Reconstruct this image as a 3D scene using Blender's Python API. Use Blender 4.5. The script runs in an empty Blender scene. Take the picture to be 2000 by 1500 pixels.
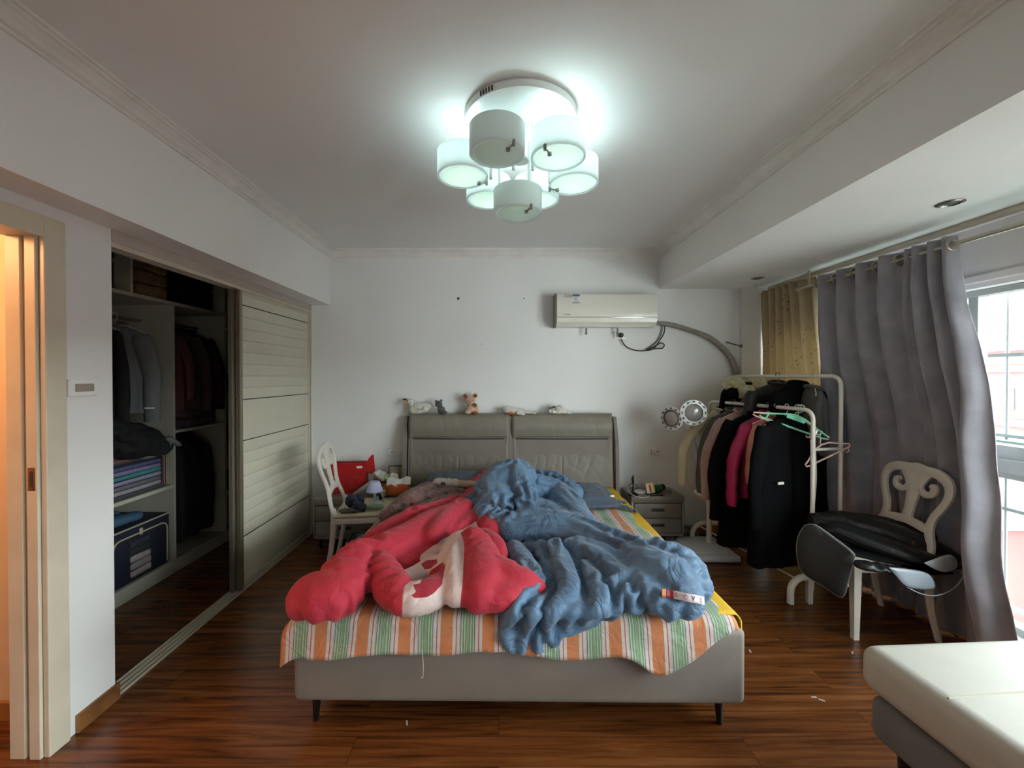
import bpy, bmesh, math, random
import numpy as np
from mathutils import Vector, Matrix, noise
random.seed(7); np.random.seed(7)
S = bpy.context.scene
COL = S.collection
PI = math.pi

# ------------------------------------------------------------------ camera
F, CX, CY, PITCH = 800.0, 975.0, 742.5, math.radians(0.55)
cam = bpy.data.cameras.new('camera'); camo = bpy.data.objects.new('camera', cam); COL.objects.link(camo)
camo.location = (0, 0, 1.5); camo.rotation_euler = (PI/2 - PITCH, 0, 0)
cam.sensor_width = 36; cam.lens = F/2000*36
cam.shift_x = (1000-CX)/2000; cam.shift_y = -(750-CY)/2000
cam.clip_start = .05; cam.clip_end = 500
S.camera = camo
S.view_settings.view_transform = 'Standard'; S.view_settings.look = 'None'
S.view_settings.gamma = 1; S.view_settings.use_curve_mapping = False
S.view_settings.exposure = 1.52

def ray(px, py):
    u = (px-CX)/F; v = (CY-py)/F
    return Vector((u, math.cos(PITCH)+v*math.sin(PITCH), v*math.cos(PITCH)-math.sin(PITCH)))
O = Vector((0, 0, 1.5))
def PY(px, py, Y): d = ray(px, py); return O + d*(Y/d.y)
def PXx(px, py, X): d = ray(px, py); return O + d*(X/d.x)
def PZ(px, py, Z): d = ray(px, py); return O + d*((Z-1.5)/d.z)

# ------------------------------------------------------------------ world and daylight
W = bpy.data.worlds.new('overcast_sky'); S.world = W; W.use_nodes = True
wn = W.node_tree.nodes; wl = W.node_tree.links
bg = wn['Background']
tc = wn.new('ShaderNodeTexCoord'); sx = wn.new('ShaderNodeSeparateXYZ'); mr = wn.new('ShaderNodeValToRGB')
wl.new(tc.outputs['Generated'], sx.inputs[0]); wl.new(sx.outputs['Z'], mr.inputs[0])
mr.color_ramp.elements[0].position = 0.0; mr.color_ramp.elements[0].color = (.92, .94, .96, 1)
mr.color_ramp.elements[1].position = .6; mr.color_ramp.elements[1].color = (.95, .98, 1.02, 1)
wl.new(mr.outputs[0], bg.inputs[0]); bg.inputs[1].default_value = 10.0
WALLX = 2.66
pl = bpy.data.lights.new('window_portal', 'AREA'); pl.shape = 'RECTANGLE'; pl.size = 5.2; pl.size_y = 1.85
pl.cycles.is_portal = True
plo = bpy.data.objects.new('window_portal', pl); COL.objects.link(plo)
plo.location = (WALLX+.14, 1.2, 1.08); plo.rotation_euler = (0, PI/2, 0)
plo.rotation_euler = (PI/2, 0, PI/2)

# ------------------------------------------------------------------ materials
def new_mat(name):
    m = bpy.data.materials.new(name); m.use_nodes = True
    return m, m.node_tree.nodes, m.node_tree.links, m.node_tree.nodes['Principled BSDF']
def rgb(c):
    if isinstance(c, str):
        c = [int(c[i:i+2], 16)/255 for i in (0, 2, 4)]
        c = [x/12.92 if x <= .04045 else ((x+.055)/1.055)**2.4 for x in c]
    return (c[0], c[1], c[2], 1)
MC = {}
def mat(name, c, rough=.6, metal=0, var=.06, vs=8, bump=0, bs=200, sheen=0, coat=0, spec=.5, trans=0, emit=None, es=0, c2=None, alpha=1):
    if name in MC: return MC[name]
    m, N, L, b = new_mat(name); c = rgb(c)
    b.inputs['Roughness'].default_value = rough; b.inputs['Metallic'].default_value = metal
    b.inputs['Specular IOR Level'].default_value = spec
    b.inputs['Sheen Weight'].default_value = sheen; b.inputs['Coat Weight'].default_value = coat
    b.inputs['Transmission Weight'].default_value = trans
    b.inputs['Alpha'].default_value = alpha
    t = N.new('ShaderNodeTexCoord')
    n = N.new('ShaderNodeTexNoise'); n.inputs['Scale'].default_value = vs; n.inputs['Detail'].default_value = 4
    L.new(t.outputs['Object'], n.inputs['Vector'])
    r = N.new('ShaderNodeValToRGB'); L.new(n.outputs['Fac'], r.inputs[0])
    r.color_ramp.elements[0].position = .3; r.color_ramp.elements[1].position = .7
    lo = [x*(1-var) for x in c[:3]]+[1]; hi = [min(1, x*(1+var)) for x in c[:3]]+[1]
    if c2: hi = rgb(c2)
    r.color_ramp.elements[0].color = lo; r.color_ramp.elements[1].color = hi
    L.new(r.outputs[0], b.inputs['Base Color'])
    if bump:
        n2 = N.new('ShaderNodeTexNoise'); n2.inputs['Scale'].default_value = bs; n2.inputs['Detail'].default_value = 3
        L.new(t.outputs['Object'], n2.inputs['Vector'])
        bp = N.new('ShaderNodeBump'); bp.inputs['Strength'].default_value = bump; bp.inputs['Distance'].default_value = .004
        L.new(n2.outputs['Fac'], bp.inputs['Height']); L.new(bp.outputs[0], b.inputs['Normal'])
    if emit:
        b.inputs['Emission Color'].default_value = rgb(emit); b.inputs['Emission Strength'].default_value = es
    MC[name] = m; return m
def creases(m, scale, dist, strength=.5, dis=1.2, stretch=(1, 1, 1)):
    """small cloth creases as a bump under the weave bump"""
    N = m.node_tree.nodes; L = m.node_tree.links; b = N['Principled BSDF']
    t = N.new('ShaderNodeTexCoord'); mp = N.new('ShaderNodeMapping'); mp.inputs['Scale'].default_value = stretch; L.new(t.outputs['Object'], mp.inputs[0])
    n = N.new('ShaderNodeTexNoise'); n.inputs['Scale'].default_value = scale; n.inputs['Detail'].default_value = 4; n.inputs['Roughness'].default_value = .45; n.inputs['Distortion'].default_value = dis; L.new(mp.outputs[0], n.inputs['Vector'])
    a = N.new('ShaderNodeMath'); a.operation = 'SUBTRACT'; L.new(n.outputs['Fac'], a.inputs[0]); a.inputs[1].default_value = .5
    c = N.new('ShaderNodeMath'); c.operation = 'ABSOLUTE'; L.new(a.outputs[0], c.inputs[0])
    d = N.new('ShaderNodeMath'); d.operation = 'POWER'; L.new(c.outputs[0], d.inputs[0]); d.inputs[1].default_value = .6
    bp = N.new('ShaderNodeBump'); bp.inputs['Strength'].default_value = strength; bp.inputs['Distance'].default_value = dist; L.new(d.outputs[0], bp.inputs['Height'])
    lk = b.inputs['Normal'].links
    if lk: L.new(bp.outputs[0], lk[0].from_node.inputs['Normal'])
    else: L.new(bp.outputs[0], b.inputs['Normal'])
    return m

# ------------------------------------------------------------------ object helpers
def tag(o, label=None, cat=None, group=None, kind=None):
    if label: o['label'] = label
    if cat: o['category'] = cat
    if group: o['group'] = group
    if kind: o['kind'] = kind
    return o
def thing(name, label, cat, loc=(0, 0, 0), rz=0, group=None):
    o = bpy.data.objects.new(name, None); COL.objects.link(o); o.location = loc; o.rotation_euler = (0, 0, rz)
    o.empty_display_size = .1
    return tag(o, label, cat, group)
def obj(name, bm, m, parent=None, smooth=True, label=None, angle=40):
    """bm holds coordinates local to the parent"""
    me = bpy.data.meshes.new(name)
    bmesh.ops.recalc_face_normals(bm, faces=bm.faces)
    bm.to_mesh(me); bm.free()
    for mm in (m if isinstance(m, (list, tuple)) else [m]): me.materials.append(mm)
    if smooth:
        me.shade_smooth()
        try: me.set_sharp_from_angle(angle=math.radians(angle))
        except Exception: pass
    o = bpy.data.objects.new(name, me); COL.objects.link(o)
    if parent: o.parent = parent
    if label: o['label'] = label
    return o
def obj_data(name, v, f, m, parent=None, uv=None, smooth=True, angle=180):
    me = bpy.data.meshes.new(name); me.from_pydata([tuple(x) for x in v], [], f)
    for mm in (m if isinstance(m, (list, tuple)) else [m]): me.materials.append(mm)
    if uv is not None:
        l = me.uv_layers.new(name='UVMap')
        idx = np.zeros(len(me.loops), dtype=np.int32); me.loops.foreach_get('vertex_index', idx)
        l.data.foreach_set('uv', np.asarray(uv, dtype=np.float32)[idx].ravel())
    if smooth:
        me.shade_smooth()
        if angle < 180: me.set_sharp_from_angle(angle=math.radians(angle))
    o = bpy.data.objects.new(name, me); COL.objects.link(o)
    if parent: o.parent = parent
    return o
def box(bm, a, b, bev=0, seg=2, M=None):
    a = [min(a[i], b[i]) for i in range(3)] if False else a
    lo = [min(a[i], b[i]) for i in range(3)]; hi = [max(a[i], b[i]) for i in range(3)]
    r = bmesh.ops.create_cube(bm, size=1); vs = r['verts']
    for v in vs:
        v.co = Vector([(lo[i]+hi[i])/2 + v.co[i]*(hi[i]-lo[i]) for i in range(3)])
    if bev:
        es = list({e for v in vs for e in v.link_edges})
        g = bmesh.ops.bevel(bm, geom=es, offset=bev, segments=seg, profile=.5, affect='EDGES')
        vs = list({v for f in g['faces'] for v in f.verts} | {v for v in vs if v.is_valid})
    if M is not None:
        vs2 = set(v for v in vs if v.is_valid)
        for v in vs2: v.co = M @ v.co
    return vs
def spline(pts, n=6):
    """Catmull-Rom through points (any dimension)"""
    P = [np.array(p, dtype=float) for p in pts]
    if len(P) < 3: 
        return [P[0]+(P[-1]-P[0])*t/n for t in range(n+1)]
    out = []
    for i in range(len(P)-1):
        p0 = P[max(i-1, 0)]; p1 = P[i]; p2 = P[i+1]; p3 = P[min(i+2, len(P)-1)]
        for k in range(n):
            t = k/n
            out.append(.5*((2*p1)+(-p0+p2)*t+(2*p0-5*p1+4*p2-p3)*t*t+(-p0+3*p1-3*p2+p3)*t**3))
    out.append(P[-1]); return out
def tube(bm, pts, r, seg=8, cap=True, sm=0, flat=1.0, closed=False):
    """round tube along a polyline; r is a number or a list"""
    if sm: 
        if isinstance(r, (list, tuple)):
            q = spline([list(p)+[rr] for p, rr in zip(pts, r)], sm); pts = [x[:3] for x in q]; r = [float(x[3]) for x in q]
        else: pts = spline(pts, sm)
    P = [Vector(p) for p in pts]; n = len(P)
    R = list(r) if isinstance(r, (list, tuple)) else [r]*n
    rings = []; up = None
    for i in range(n):
        if closed: t = P[(i+1) % n]-P[i-1]
        else: t = P[min(i+1, n-1)]-P[max(i-1, 0)]
        t = t.normalized() if t.length > 1e-9 else Vector((0, 0, 1))
        if up is None:
            up = Vector((0, 0, 1)) if abs(t.z) < .9 else Vector((0, 1, 0))
        a = t.cross(up)
        if a.length < 1e-6: a = t.orthogonal()
        a.normalize(); b = a.cross(t).normalized(); up = b
        rings.append([bm.verts.new(P[i]+(a*math.cos(2*PI*k/seg)+b*math.sin(2*PI*k/seg)*flat)*R[i]) for k in range(seg)])
    m = n if closed else n-1
    for i in range(m):
        A = rings[i]; B = rings[(i+1) % n]
        for k in range(seg):
            bm.faces.new((A[k], A[(k+1) % seg], B[(k+1) % seg], B[k]))
    if cap and not closed:
        bm.faces.new(rings[0][::-1]); bm.faces.new(rings[-1])
def lathe(bm, prof, c=(0, 0, 0), seg=24, M=None, caps=True):
    c = Vector(c); rings = []
    for r, z in prof:
        ring = []
        for k in range(seg):
            p = Vector((r*math.cos(2*PI*k/seg), r*math.sin(2*PI*k/seg), z))
            if M is not None: p = M @ p
            ring.append(bm.verts.new(c+p))
        rings.append(ring)
    for A, B in zip(rings, rings[1:]):
        for k in range(seg): bm.faces.new((A[k], A[(k+1) % seg], B[(k+1) % seg], B[k]))
    if caps:
        if prof[0][0] > 1e-5: bm.faces.new(rings[0])
        if prof[-1][0] > 1e-5: bm.faces.new(rings[-1][::-1])
    bmesh.ops.remove_doubles(bm, verts=[v for r in rings for v in r], dist=1e-6)
def prism(bm, poly, fn, t0, t1):
    """extrude a 2-D polygon; fn(a, b, t) -> 3-D point"""
    A = [bm.verts.new(fn(a, b, t0)) for a, b in poly]; B = [bm.verts.new(fn(a, b, t1)) for a, b in poly]
    n = len(poly)
    bm.faces.new(A[::-1]); bm.faces.new(B)
    for i in range(n): bm.faces.new((A[i], A[(i+1) % n], B[(i+1) % n], B[i]))
def BM(): return bmesh.new()
def bxo(name, a, b, m, parent=None, bev=0, smooth=True, seg=2):
    bm = BM(); box(bm, a, b, bev, seg); return obj(name, bm, m, parent, smooth)
def struct(name, bm, m, parent=None):
    o = obj(name, bm, m, parent, smooth=False)
    if not parent: o['kind'] = 'structure'
    return o
def nz(x, y, z, s=1): return noise.noise(Vector((x*s, y*s, z*s)))
def solid_grid(name, fn, nu, nv, m, parent=None, thick=.004, uvs=(1, 1), sub=0):
    """sheet fn(u, v) with real thickness"""
    V = [fn(i/nu, j/nv) for j in range(nv+1) for i in range(nu+1)]
    UV = [(i/nu*uvs[0], j/nv*uvs[1]) for j in range(nv+1) for i in range(nu+1)]
    Fc = [(j*(nu+1)+i, j*(nu+1)+i+1, (j+1)*(nu+1)+i+1, (j+1)*(nu+1)+i) for j in range(nv) for i in range(nu)]
    o = obj_data(name, V, Fc, m, parent, uv=UV)
    md = o.modifiers.new('thickness', 'SOLIDIFY'); md.thickness = thick; md.offset = 0
    return o
def blobmesh(spheres, voxel, smooth=4, disp=None):
    """union of ellipsoids (x,y,z,rx,ry,rz) as one continuous surface; returns verts, faces"""
    bm = BM()
    for s in spheres:
        r = bmesh.ops.create_icosphere(bm, subdivisions=2, radius=1)
        R = s[6] if len(s) > 6 else None
        for v in r['verts']:
            p = Vector((v.co.x*s[3], v.co.y*s[4], v.co.z*s[5]))
            if R is not None: p = R @ p
            v.co = p + Vector(s[:3])
    me = bpy.data.meshes.new('tmp'); bm.to_mesh(me); bm.free()
    o = bpy.data.objects.new('tmp', me); COL.objects.link(o)
    md = o.modifiers.new('r', 'REMESH'); md.mode = 'VOXEL'; md.voxel_size = voxel
    if smooth:
        ms = o.modifiers.new('s', 'SMOOTH'); ms.factor = .5; ms.iterations = smooth
    dg = bpy.context.evaluated_depsgraph_get()
    m2 = bpy.data.meshes.new_from_object(o.evaluated_get(dg))
    n = len(m2.vertices); co = np.zeros(n*3); m2.vertices.foreach_get('co', co); co = co.reshape(-1, 3)
    no = np.zeros(n*3); m2.vertices.foreach_get('normal', no); no = no.reshape(-1, 3)
    fc = [tuple(p.vertices) for p in m2.polygons]
    bpy.data.objects.remove(o); bpy.data.meshes.remove(me); bpy.data.meshes.remove(m2)
    return co, no, fc
def blob(name, spheres, m, parent=None, voxel=.006, smooth=3, fur=0, fs=60):
    co, no, fc = blobmesh(spheres, voxel, smooth)
    if fur:
        d = np.array([nz(p[0], p[1], p[2], fs) for p in co])
        co = co+no*(d*fur)[:, None]
    return obj_data(name, co, fc, m, parent)
def rot(rx=0, ry=0, rz=0): return Matrix.Rotation(rz, 3, 'Z') @ Matrix.Rotation(ry, 3, 'Y') @ Matrix.Rotation(rx, 3, 'X')
def text_bm(s, size, ext=.0006):
    cu = bpy.data.curves.new('t', 'FONT'); cu.body = s; cu.size = size; cu.extrude = ext; cu.align_x = 'CENTER'; cu.align_y = 'CENTER'
    o = bpy.data.objects.new('t', cu); COL.objects.link(o)
    me = bpy.data.meshes.new_from_object(o.evaluated_get(bpy.context.evaluated_depsgraph_get()))
    bm = BM(); bm.from_mesh(me); bpy.data.objects.remove(o); bpy.data.curves.remove(cu); bpy.data.meshes.remove(me)
    return bm
# ------------------------------------------------------------------ structure
BY, CZ, LX = 3.9, 2.695, -1.78       # back wall, ceiling, left wall
M_wall = mat('white_wall_paint', (.765, .76, .745), .75, var=.02, vs=2, bump=.05, bs=90)
M_ceil = mat('ceiling_paint', (.83, .825, .81), .8, var=.015, vs=1.5)
M_beam = mat('beam_paint', (.84, .84, .82), .75, var=.02, vs=2)
M_white = mat('white_gloss_trim', (.78, .76, .72), .35)
M_cream = mat('cream_door_frame', 'd0c7b2', .4, var=.05)
M_closet = mat('closet_board', 'b9b8a8', .5)

def wood_mat(name, dark, mid, light, plank=(1.6, .13), rough=.27, axis=0):
    m, N, L, b = new_mat(name)
    t = N.new('ShaderNodeTexCoord'); mp = N.new('ShaderNodeMapping')
    L.new(t.outputs['Object'], mp.inputs[0])
    if axis == 1: mp.inputs['Rotation'].default_value = (0, 0, PI/2)
    br = N.new('ShaderNodeTexBrick'); L.new(mp.outputs[0], br.inputs[0])
    br.inputs['Scale'].default_value = 1; br.inputs['Brick Width'].default_value = plank[0]; br.inputs['Row Height'].default_value = plank[1]
    br.inputs['Mortar Size'].default_value = .0012; br.inputs['Mortar Smooth'].default_value = .2; br.offset = .37
    br.inputs['Color1'].default_value = (.35, .35, .35, 1); br.inputs['Color2'].default_value = (.65, .65, .65, 1); br.inputs['Mortar'].default_value = (0, 0, 0, 1)
    m2 = N.new('ShaderNodeMapping'); L.new(mp.outputs[0], m2.inputs[0]); m2.inputs['Scale'].default_value = (.9, 17, 1)
    ad = N.new('ShaderNodeVectorMath'); ad.operation = 'MULTIPLY_ADD'
    L.new(br.outputs['Color'], ad.inputs[0]); ad.inputs[1].default_value = (9, 23, 5); L.new(m2.outputs[0], ad.inputs[2])
    n = N.new('ShaderNodeTexNoise'); L.new(ad.outputs[0], n.inputs['Vector']); n.inputs['Scale'].default_value = 1.6; n.inputs['Detail'].default_value = 7; n.inputs['Roughness'].default_value = .62; n.inputs['Distortion'].default_value = .8
    r = N.new('ShaderNodeValToRGB'); L.new(n.outputs['Fac'], r.inputs[0])
    e = r.color_ramp.elements; e[0].position = .36; e[0].color = rgb(dark); e[1].position = .66; e[1].color = rgb(light)
    k = e.new(.5); k.color = rgb(mid)
    mx = N.new('ShaderNodeMix'); mx.data_type = 'RGBA'; mx.blend_type = 'MULTIPLY'; mx.inputs['Factor'].default_value = 1
    rr = N.new('ShaderNodeValToRGB'); L.new(br.outputs['Color'], rr.inputs[0]); rr.color_ramp.elements[0].color = (.45, .45, .45, 1); rr.color_ramp.elements[0].position = 0
    rr.color_ramp.elements[1].color = (1, 1, 1, 1); rr.color_ramp.elements[1].position = .34
    L.new(r.outputs[0], mx.inputs['A']); L.new(rr.outputs[0], mx.inputs['B']); L.new(mx.outputs['Result'], b.inputs['Base Color'])
    b.inputs['Roughness'].default_value = rough
    bp = N.new('ShaderNodeBump'); bp.inputs['Strength'].default_value = .12; bp.inputs['Distance'].default_value = .002
    L.new(n.outputs['Fac'], bp.inputs['Height']); L.new(bp.outputs[0], b.inputs['Normal'])
    return m
M_floor = wood_mat('reddish_wood_floor', '412311', '663a1b', '7d4d28')
M_base = wood_mat('oak_baseboard', '5a3a20', '8a5c34', 'a97a48', plank=(2.4, .5), rough=.35)
M_base_y = wood_mat('oak_baseboard_side', '5a3a20', '8a5c34', 'a97a48', plank=(2.4, .5), rough=.35, axis=1)

bm = BM(); box(bm, (-3.3, -2.3, -.1), (WALLX+.5, BY+.2, 0)); struct('floor', bm, M_floor)
bm = BM(); box(bm, (-3.3, -2.3, CZ), (WALLX+.3, BY+.2, CZ+.1)); struct('ceiling', bm, M_ceil)
bm = BM(); box(bm, (LX-.12, BY, 0), (WALLX+.3, BY+.15, CZ)); struct('wall_back', bm, M_wall)
bm = BM(); box(bm, (2.28, BY-.05, 0), (WALLX, BY, 2.33)); struct('wall_back_pier', bm, M_wall)
bm = BM(); box(bm, (-3.3, -2.3, 0), (WALLX+.3, -2.2, CZ)); struct('wall_front', bm, M_wall)
# left wall: pillar between door and closet, lintel, section before the door
bm = BM()
box(bm, (LX-.12, 1.66, 0), (LX, 1.885, 2.175)); box(bm, (LX-.12, -2.2, 0), (LX, .74, 2.175)); box(bm, (LX-.12, .74, 2.08), (LX, 1.66, 2.175))
box(bm, (LX-.10, 3.885, 0), (LX, BY, 2.175))
struct('wall_left', bm, M_wall)
bm = BM(); box(bm, (LX-.13, -2.2, 2.175), (-1.607, BY, CZ)); struct('wall_left_beam', bm, M_beam)
bm = BM(); box(bm, (1.52, -2.2, 2.33), (WALLX+.02, BY, CZ)); struct('wall_right_beam', bm, M_beam)
bm = BM(); box(bm, (-1.607, -2.2, 2.32), (1.52, .885, CZ)); struct('wall_front_beam', bm, M_beam)
# cornices
def cornice(name, a, b, inward):
    a = Vector(a); b = Vector(b); n = Vector(inward)
    prof = [(0, 0), (.012, 0), (.014, -.0), (.018, .0)]
    bm = BM()
    pf = [(0, -.075), (.008, -.075), (.010, -.062), (.020, -.055), (.030, -.040), (.048, -.022), (.060, -.018), (.062, -.010), (.075, -.008), (.078, 0), (0, 0)]
    prism(bm, pf, lambda u, w, t: a+(b-a)*t+n*u+Vector((0, 0, w)), 0, 1)
    return struct(name, bm, M_white)
cornice('trim_1', (-1.607, .885, CZ), (-1.607, BY, CZ), (1, 0, 0))
cornice('trim_2', (1.52, .885, CZ), (1.52, BY, CZ), (-1, 0, 0))
cornice('trim_3', (-1.607, BY, CZ), (1.52, BY, CZ), (0, -1, 0))
# baseboards
bm = BM(); box(bm, (LX, BY-.014, 0), (2.28, BY, .075), .002); struct('baseboard_back', bm, M_base)
bm = BM(); box(bm, (LX, 1.705, 0), (LX+.014, 1.885, .075), .002); box(bm, (LX-.10, 1.885, 0), (LX+.014, 1.897, .075), .002); struct('baseboard_left', bm, M_base_y)
# small wall marks (screw holes)
M_dark = mat('dark_hole', '3a3430', .8)
for i, (px, py, r) in enumerate([(895, 583, .012), (1023, 583, .006), (940, 672, .004)]):
    p = PY(px, py, BY-.001); bm = BM(); lathe(bm, [(0, 0), (r, 0), (r*.9, .0015), (0, .002)], p, 12, rot(PI/2).to_4x4().to_3x3())
    struct('trim_%d' % (10+i), bm, M_dark)

# ---- door frame and hallway
bm = BM()
# casing on room face
box(bm, (LX-.01, 1.595, 0), (LX+.014, 1.675, 2.125), .004); box(bm, (LX-.01, .70, 2.04), (LX+.0135, 1.597, 2.125), .004); box(bm, (LX-.01, .66, 0), (LX+.014, .74, 2.125), .004)
struct('trim_4', bm, M_cream)
bm = BM()
# jamb (the faces across the wall thickness), with the door stop grooves
box(bm, (LX-.135, 1.60, 0), (LX-.010, 1.66, 2.06)); box(bm, (LX-.055, 1.585, 0), (LX-.012, 1.60, 2.05), .003); box(bm, (LX-.135, 1.588, 0), (LX-.075, 1.60, 2.05), .003)
box(bm, (LX-.135, .74, 2.045), (LX-.010, 1.60, 2.08)); box(bm, (LX-.135, .70, 0), (LX-.010, .75, 2.06))
jamb = struct('trim_5', bm, M_cream)
strike = thing('strike_plate', 'small brass latch plate set in the cream door jamb', 'strike plate', (LX-.034, 1.5845, 1.10))
M_brass = mat('aged_brass', '8a6440', .4, metal=.8)
bm = BM(); box(bm, (-.014, -.001, -.045), (.014, .002, .045), .0008); obj('plate', bm, M_brass, strike)
bm = BM(); box(bm, (-.006, -.0018, -.03), (.007, -.0005, .03)); obj('latch_hole', bm, M_dark, strike)
# hallway box
M_hall = mat('hall_wall_paint', (.74, .60, .44), .8, var=.03)
bm = BM(); box(bm, (-3.3, 1.78, 0), (LX-.12, 1.86, CZ)); struct('wall_hall_end', bm, M_hall)
bm = BM(); box(bm, (-3.3, -2.2, 0), (-3.2, 1.78, CZ)); struct('wall_hall_side', bm, M_hall)
bm = BM(); box(bm, (-3.2, 1.766, 0), (LX-.12, 1.78, .08), .002); struct('baseboard_hall', bm, M_base)
hl = bpy.data.lights.new('hall_lamp', 'POINT'); hl.energy = 15; hl.color = (1, .47, .20); hl.shadow_soft_size = .12
hlo = bpy.data.objects.new('hall_lamp', hl); COL.objects.link(hlo); hlo.location = (-2.55, .95, 2.2)

# light switch
sw = thing('light_switch', 'white horizontal wall switch on the narrow wall between door and closet', 'light switch', tuple(PXx(160, 757, LX)))
M_plast = mat('white_plastic', (.80, .79, .76), .3, var=.02)
M_plast2 = mat('grey_beige_plastic', '9a8f84', .35)
bm = BM(); box(bm, (0, -.062, -.036), (.009, .062, .036), .004, 3); obj('cover_plate', bm, M_plast, sw)
bm = BM(); box(bm, (.006, -.036, -.017), (.013, .042, .017), .003, 2); obj('rocker', bm, M_plast2, sw)

# ---- closet
CB, CF = -3.05, -2.475
bm = BM()
box(bm, (CB-.05, 1.86, 0), (CB, BY+.02, 2.66)); box(bm, (CB, 1.86, 0), (LX-.12, 1.90, 2.66)); box(bm, (CB, BY-.02, 0), (LX-.12, BY+.02, 2.66)); box(bm, (CB-.05, 1.86, 2.64), (LX-.13, BY, 2.69))
struct('wall_closet', bm, M_closet)
# opening frame and tracks
M_track = mat('track_aluminium', 'c4bca9', .35, metal=.2)
bm = BM(); box(bm, (LX-.10, 1.885, 2.120), (LX+.004, 3.885, 2.175), .002)
struct('trim_6', bm, mat('track_header', 'b5aca3', .5))
bm = BM()
box(bm, (LX-.09, 1.885, 2.100), (LX-.086, 3.885, 2.121)); box(bm, (LX-.05, 1.885, 2.095), (LX-.046, 3.885, 2.121)); box(bm, (LX-.004, 1.885, 2.095), (LX, 3.885, 2.121))
struct('trim_7', bm, M_track)
bm = BM(); box(bm, (LX-.092, 1.90, 0), (LX-.002, 3.885, .006), .001)
for x in (-.09, -.062, -.034, -.008): box(bm, (LX+x, 1.90, .004), (LX+x+.005, 3.885, .012))
struct('trim_8', bm, M_track)
bm = BM(); box(bm, (LX-.09, 3.868, .01), (LX+.003, 3.887, 2.12), .002); struct('trim_9', bm, M_track)

M_door = mat('cream_white_slat_door', 'cfccba', .4, var=.02)
M_groove = mat('groove_shadow_line', '8d8a7d', .6)
M_seam_shade = mat('dark_seam_and_shade', '3c3934', .6)
M_alu = mat('door_edge_aluminium', '8f8779', .35, metal=.5)
def sliding_door(label, X, y0, y1):
    t = thing('sliding_door', label, 'sliding door', (X, y0, .012), group='closet sliding doors')
    L_ = y1-y0; H = 2.085
    bm = BM(); box(bm, (-.012, .03, .045), (.004, L_-.03, H-.03))
    # raised slats
    zs = [2.065]+[1.984-.0824*i for i in range(9)]+[1.038-.0838*i for i in range(9)]+[.05]
    for a, b in zip(zs, zs[1:]):
        box(bm, (.0, .035, b+.002), (.0095, L_-.035, a-.002), .0028, 2)
    obj('panel', bm, M_door, t)
    for z in (1.984, 1.3248, 1.038, .3676):
        bm = BM(); box(bm, (.0036, .036, z-.0035), (.0106, L_-.036, z+.0035)); obj('seam', bm, M_seam_shade, t)
    for y in (0, L_-.032):
        bm = BM(); box(bm, (-.018, y, 0), (.012, y+.032, H), .003)
        for k in range(3): box(bm, (-.014+k*.009, y-.0025, 0), (-.010+k*.009, y+.002, H))
        obj('stile', bm, M_track if y else M_alu, t)
    for z in (0, H-.03):
        bm = BM(); box(bm, (-.016, .03, z), (.011, L_-.03, z+.045 if z == 0 else z+.03), .002); obj('rail', bm, M_track, t)
    return t
sliding_door('cream white slatted closet door on the outer track, facing the bed', LX-.016, 2.82, 3.866)
sliding_door('closet door behind the outer slatted one, only its grooved metal edge showing', LX-.056, 2.80, 3.846)

# closet joinery
t = thing('closet_shelving', 'off-white built-in closet carcass with shelves and dividers', 'shelving', (0, 0, 0))
def part(name, a, b, m=M_closet, par=None): return bxo(name, a, b, m, par, .001, smooth=False)
part('plinth', (CB+.01, 1.905, 0), (CF, BY-.025, .10), M_closet, t)
part('shelf', (CB+.01, 1.905, .655), (CF, 3.108, .68), M_closet, t)
part('shelf', (CB+.01, 1.905, 2.04), (CF, BY-.025, 2.065), M_closet, t)
part('shelf', (CB+.01, 3.128, 1.065), (CF, 3.69, 1.085), M_closet, t)
part('divider', (CB+.01, 3.108, .10), (CF, 3.128, 2.04), M_closet, t)
part('divider', (CB+.01, 3.69, .10), (CF, 3.71, 2.62), M_closet, t)
part('divider', (CB+.01, 2.755, 2.065), (CF, 2.775, 2.62), M_closet, t)
for z in (.42, .85, 1.33, 1.92): part('shelf', (CB+.01, 3.71, z), (CF, BY-.025, z+.018), M_closet, t)
M_rail = mat('chrome_rail', '9a9a98', .25, metal=.9)
for y0, y1, z in ((1.905, 3.108, 1.92), (3.128, 3.69, 1.93)):
    bm = BM(); tube(bm, [(-2.72, y0, z), (-2.72, y1, z)], .012, 10); obj('hanging_rail', bm, M_rail, t)

# ---- window wall (right)
bm = BM()
box(bm, (WALLX, -2.2, 1.99), (WALLX+.22, BY, 2.33)); box(bm, (WALLX, -2.2, 0), (WALLX+.22, BY, .14)); box(bm, (WALLX, 3.74, .14), (WALLX+.22, BY, 1.99)); box(bm, (WALLX, -2.2, .14), (WALLX+.22, -1.4, 1.99))
box(bm, (WALLX+.02, -2.2, 2.33), (WALLX+.22, BY, CZ))
struct('wall_right', bm, M_wall)
bm = BM(); box(bm, (WALLX-.012, 1.7, 2.02), (WALLX, 3.85, 2.06), .003); struct('trim_15', bm, M_wall)
bm = BM(); box(bm, (WALLX-.012, 1.0, 0), (WALLX, BY-.05, .075), .002); struct('baseboard_right', bm, M_base_y)
M_frame = mat('window_frame_aluminium', '9aa09b', .4, metal=.1)
M_glass, N, L, b = new_mat('window_glass')
N.remove(b); g1 = N.new('ShaderNodeBsdfTransparent'); g1.inputs[0].default_value = (.93, .97, .96, 1)
g2 = N.new('ShaderNodeBsdfGlossy'); g2.inputs['Roughness'].default_value = .03; mx = N.new('ShaderNodeMixShader'); mx.inputs[0].default_value = .05
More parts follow.
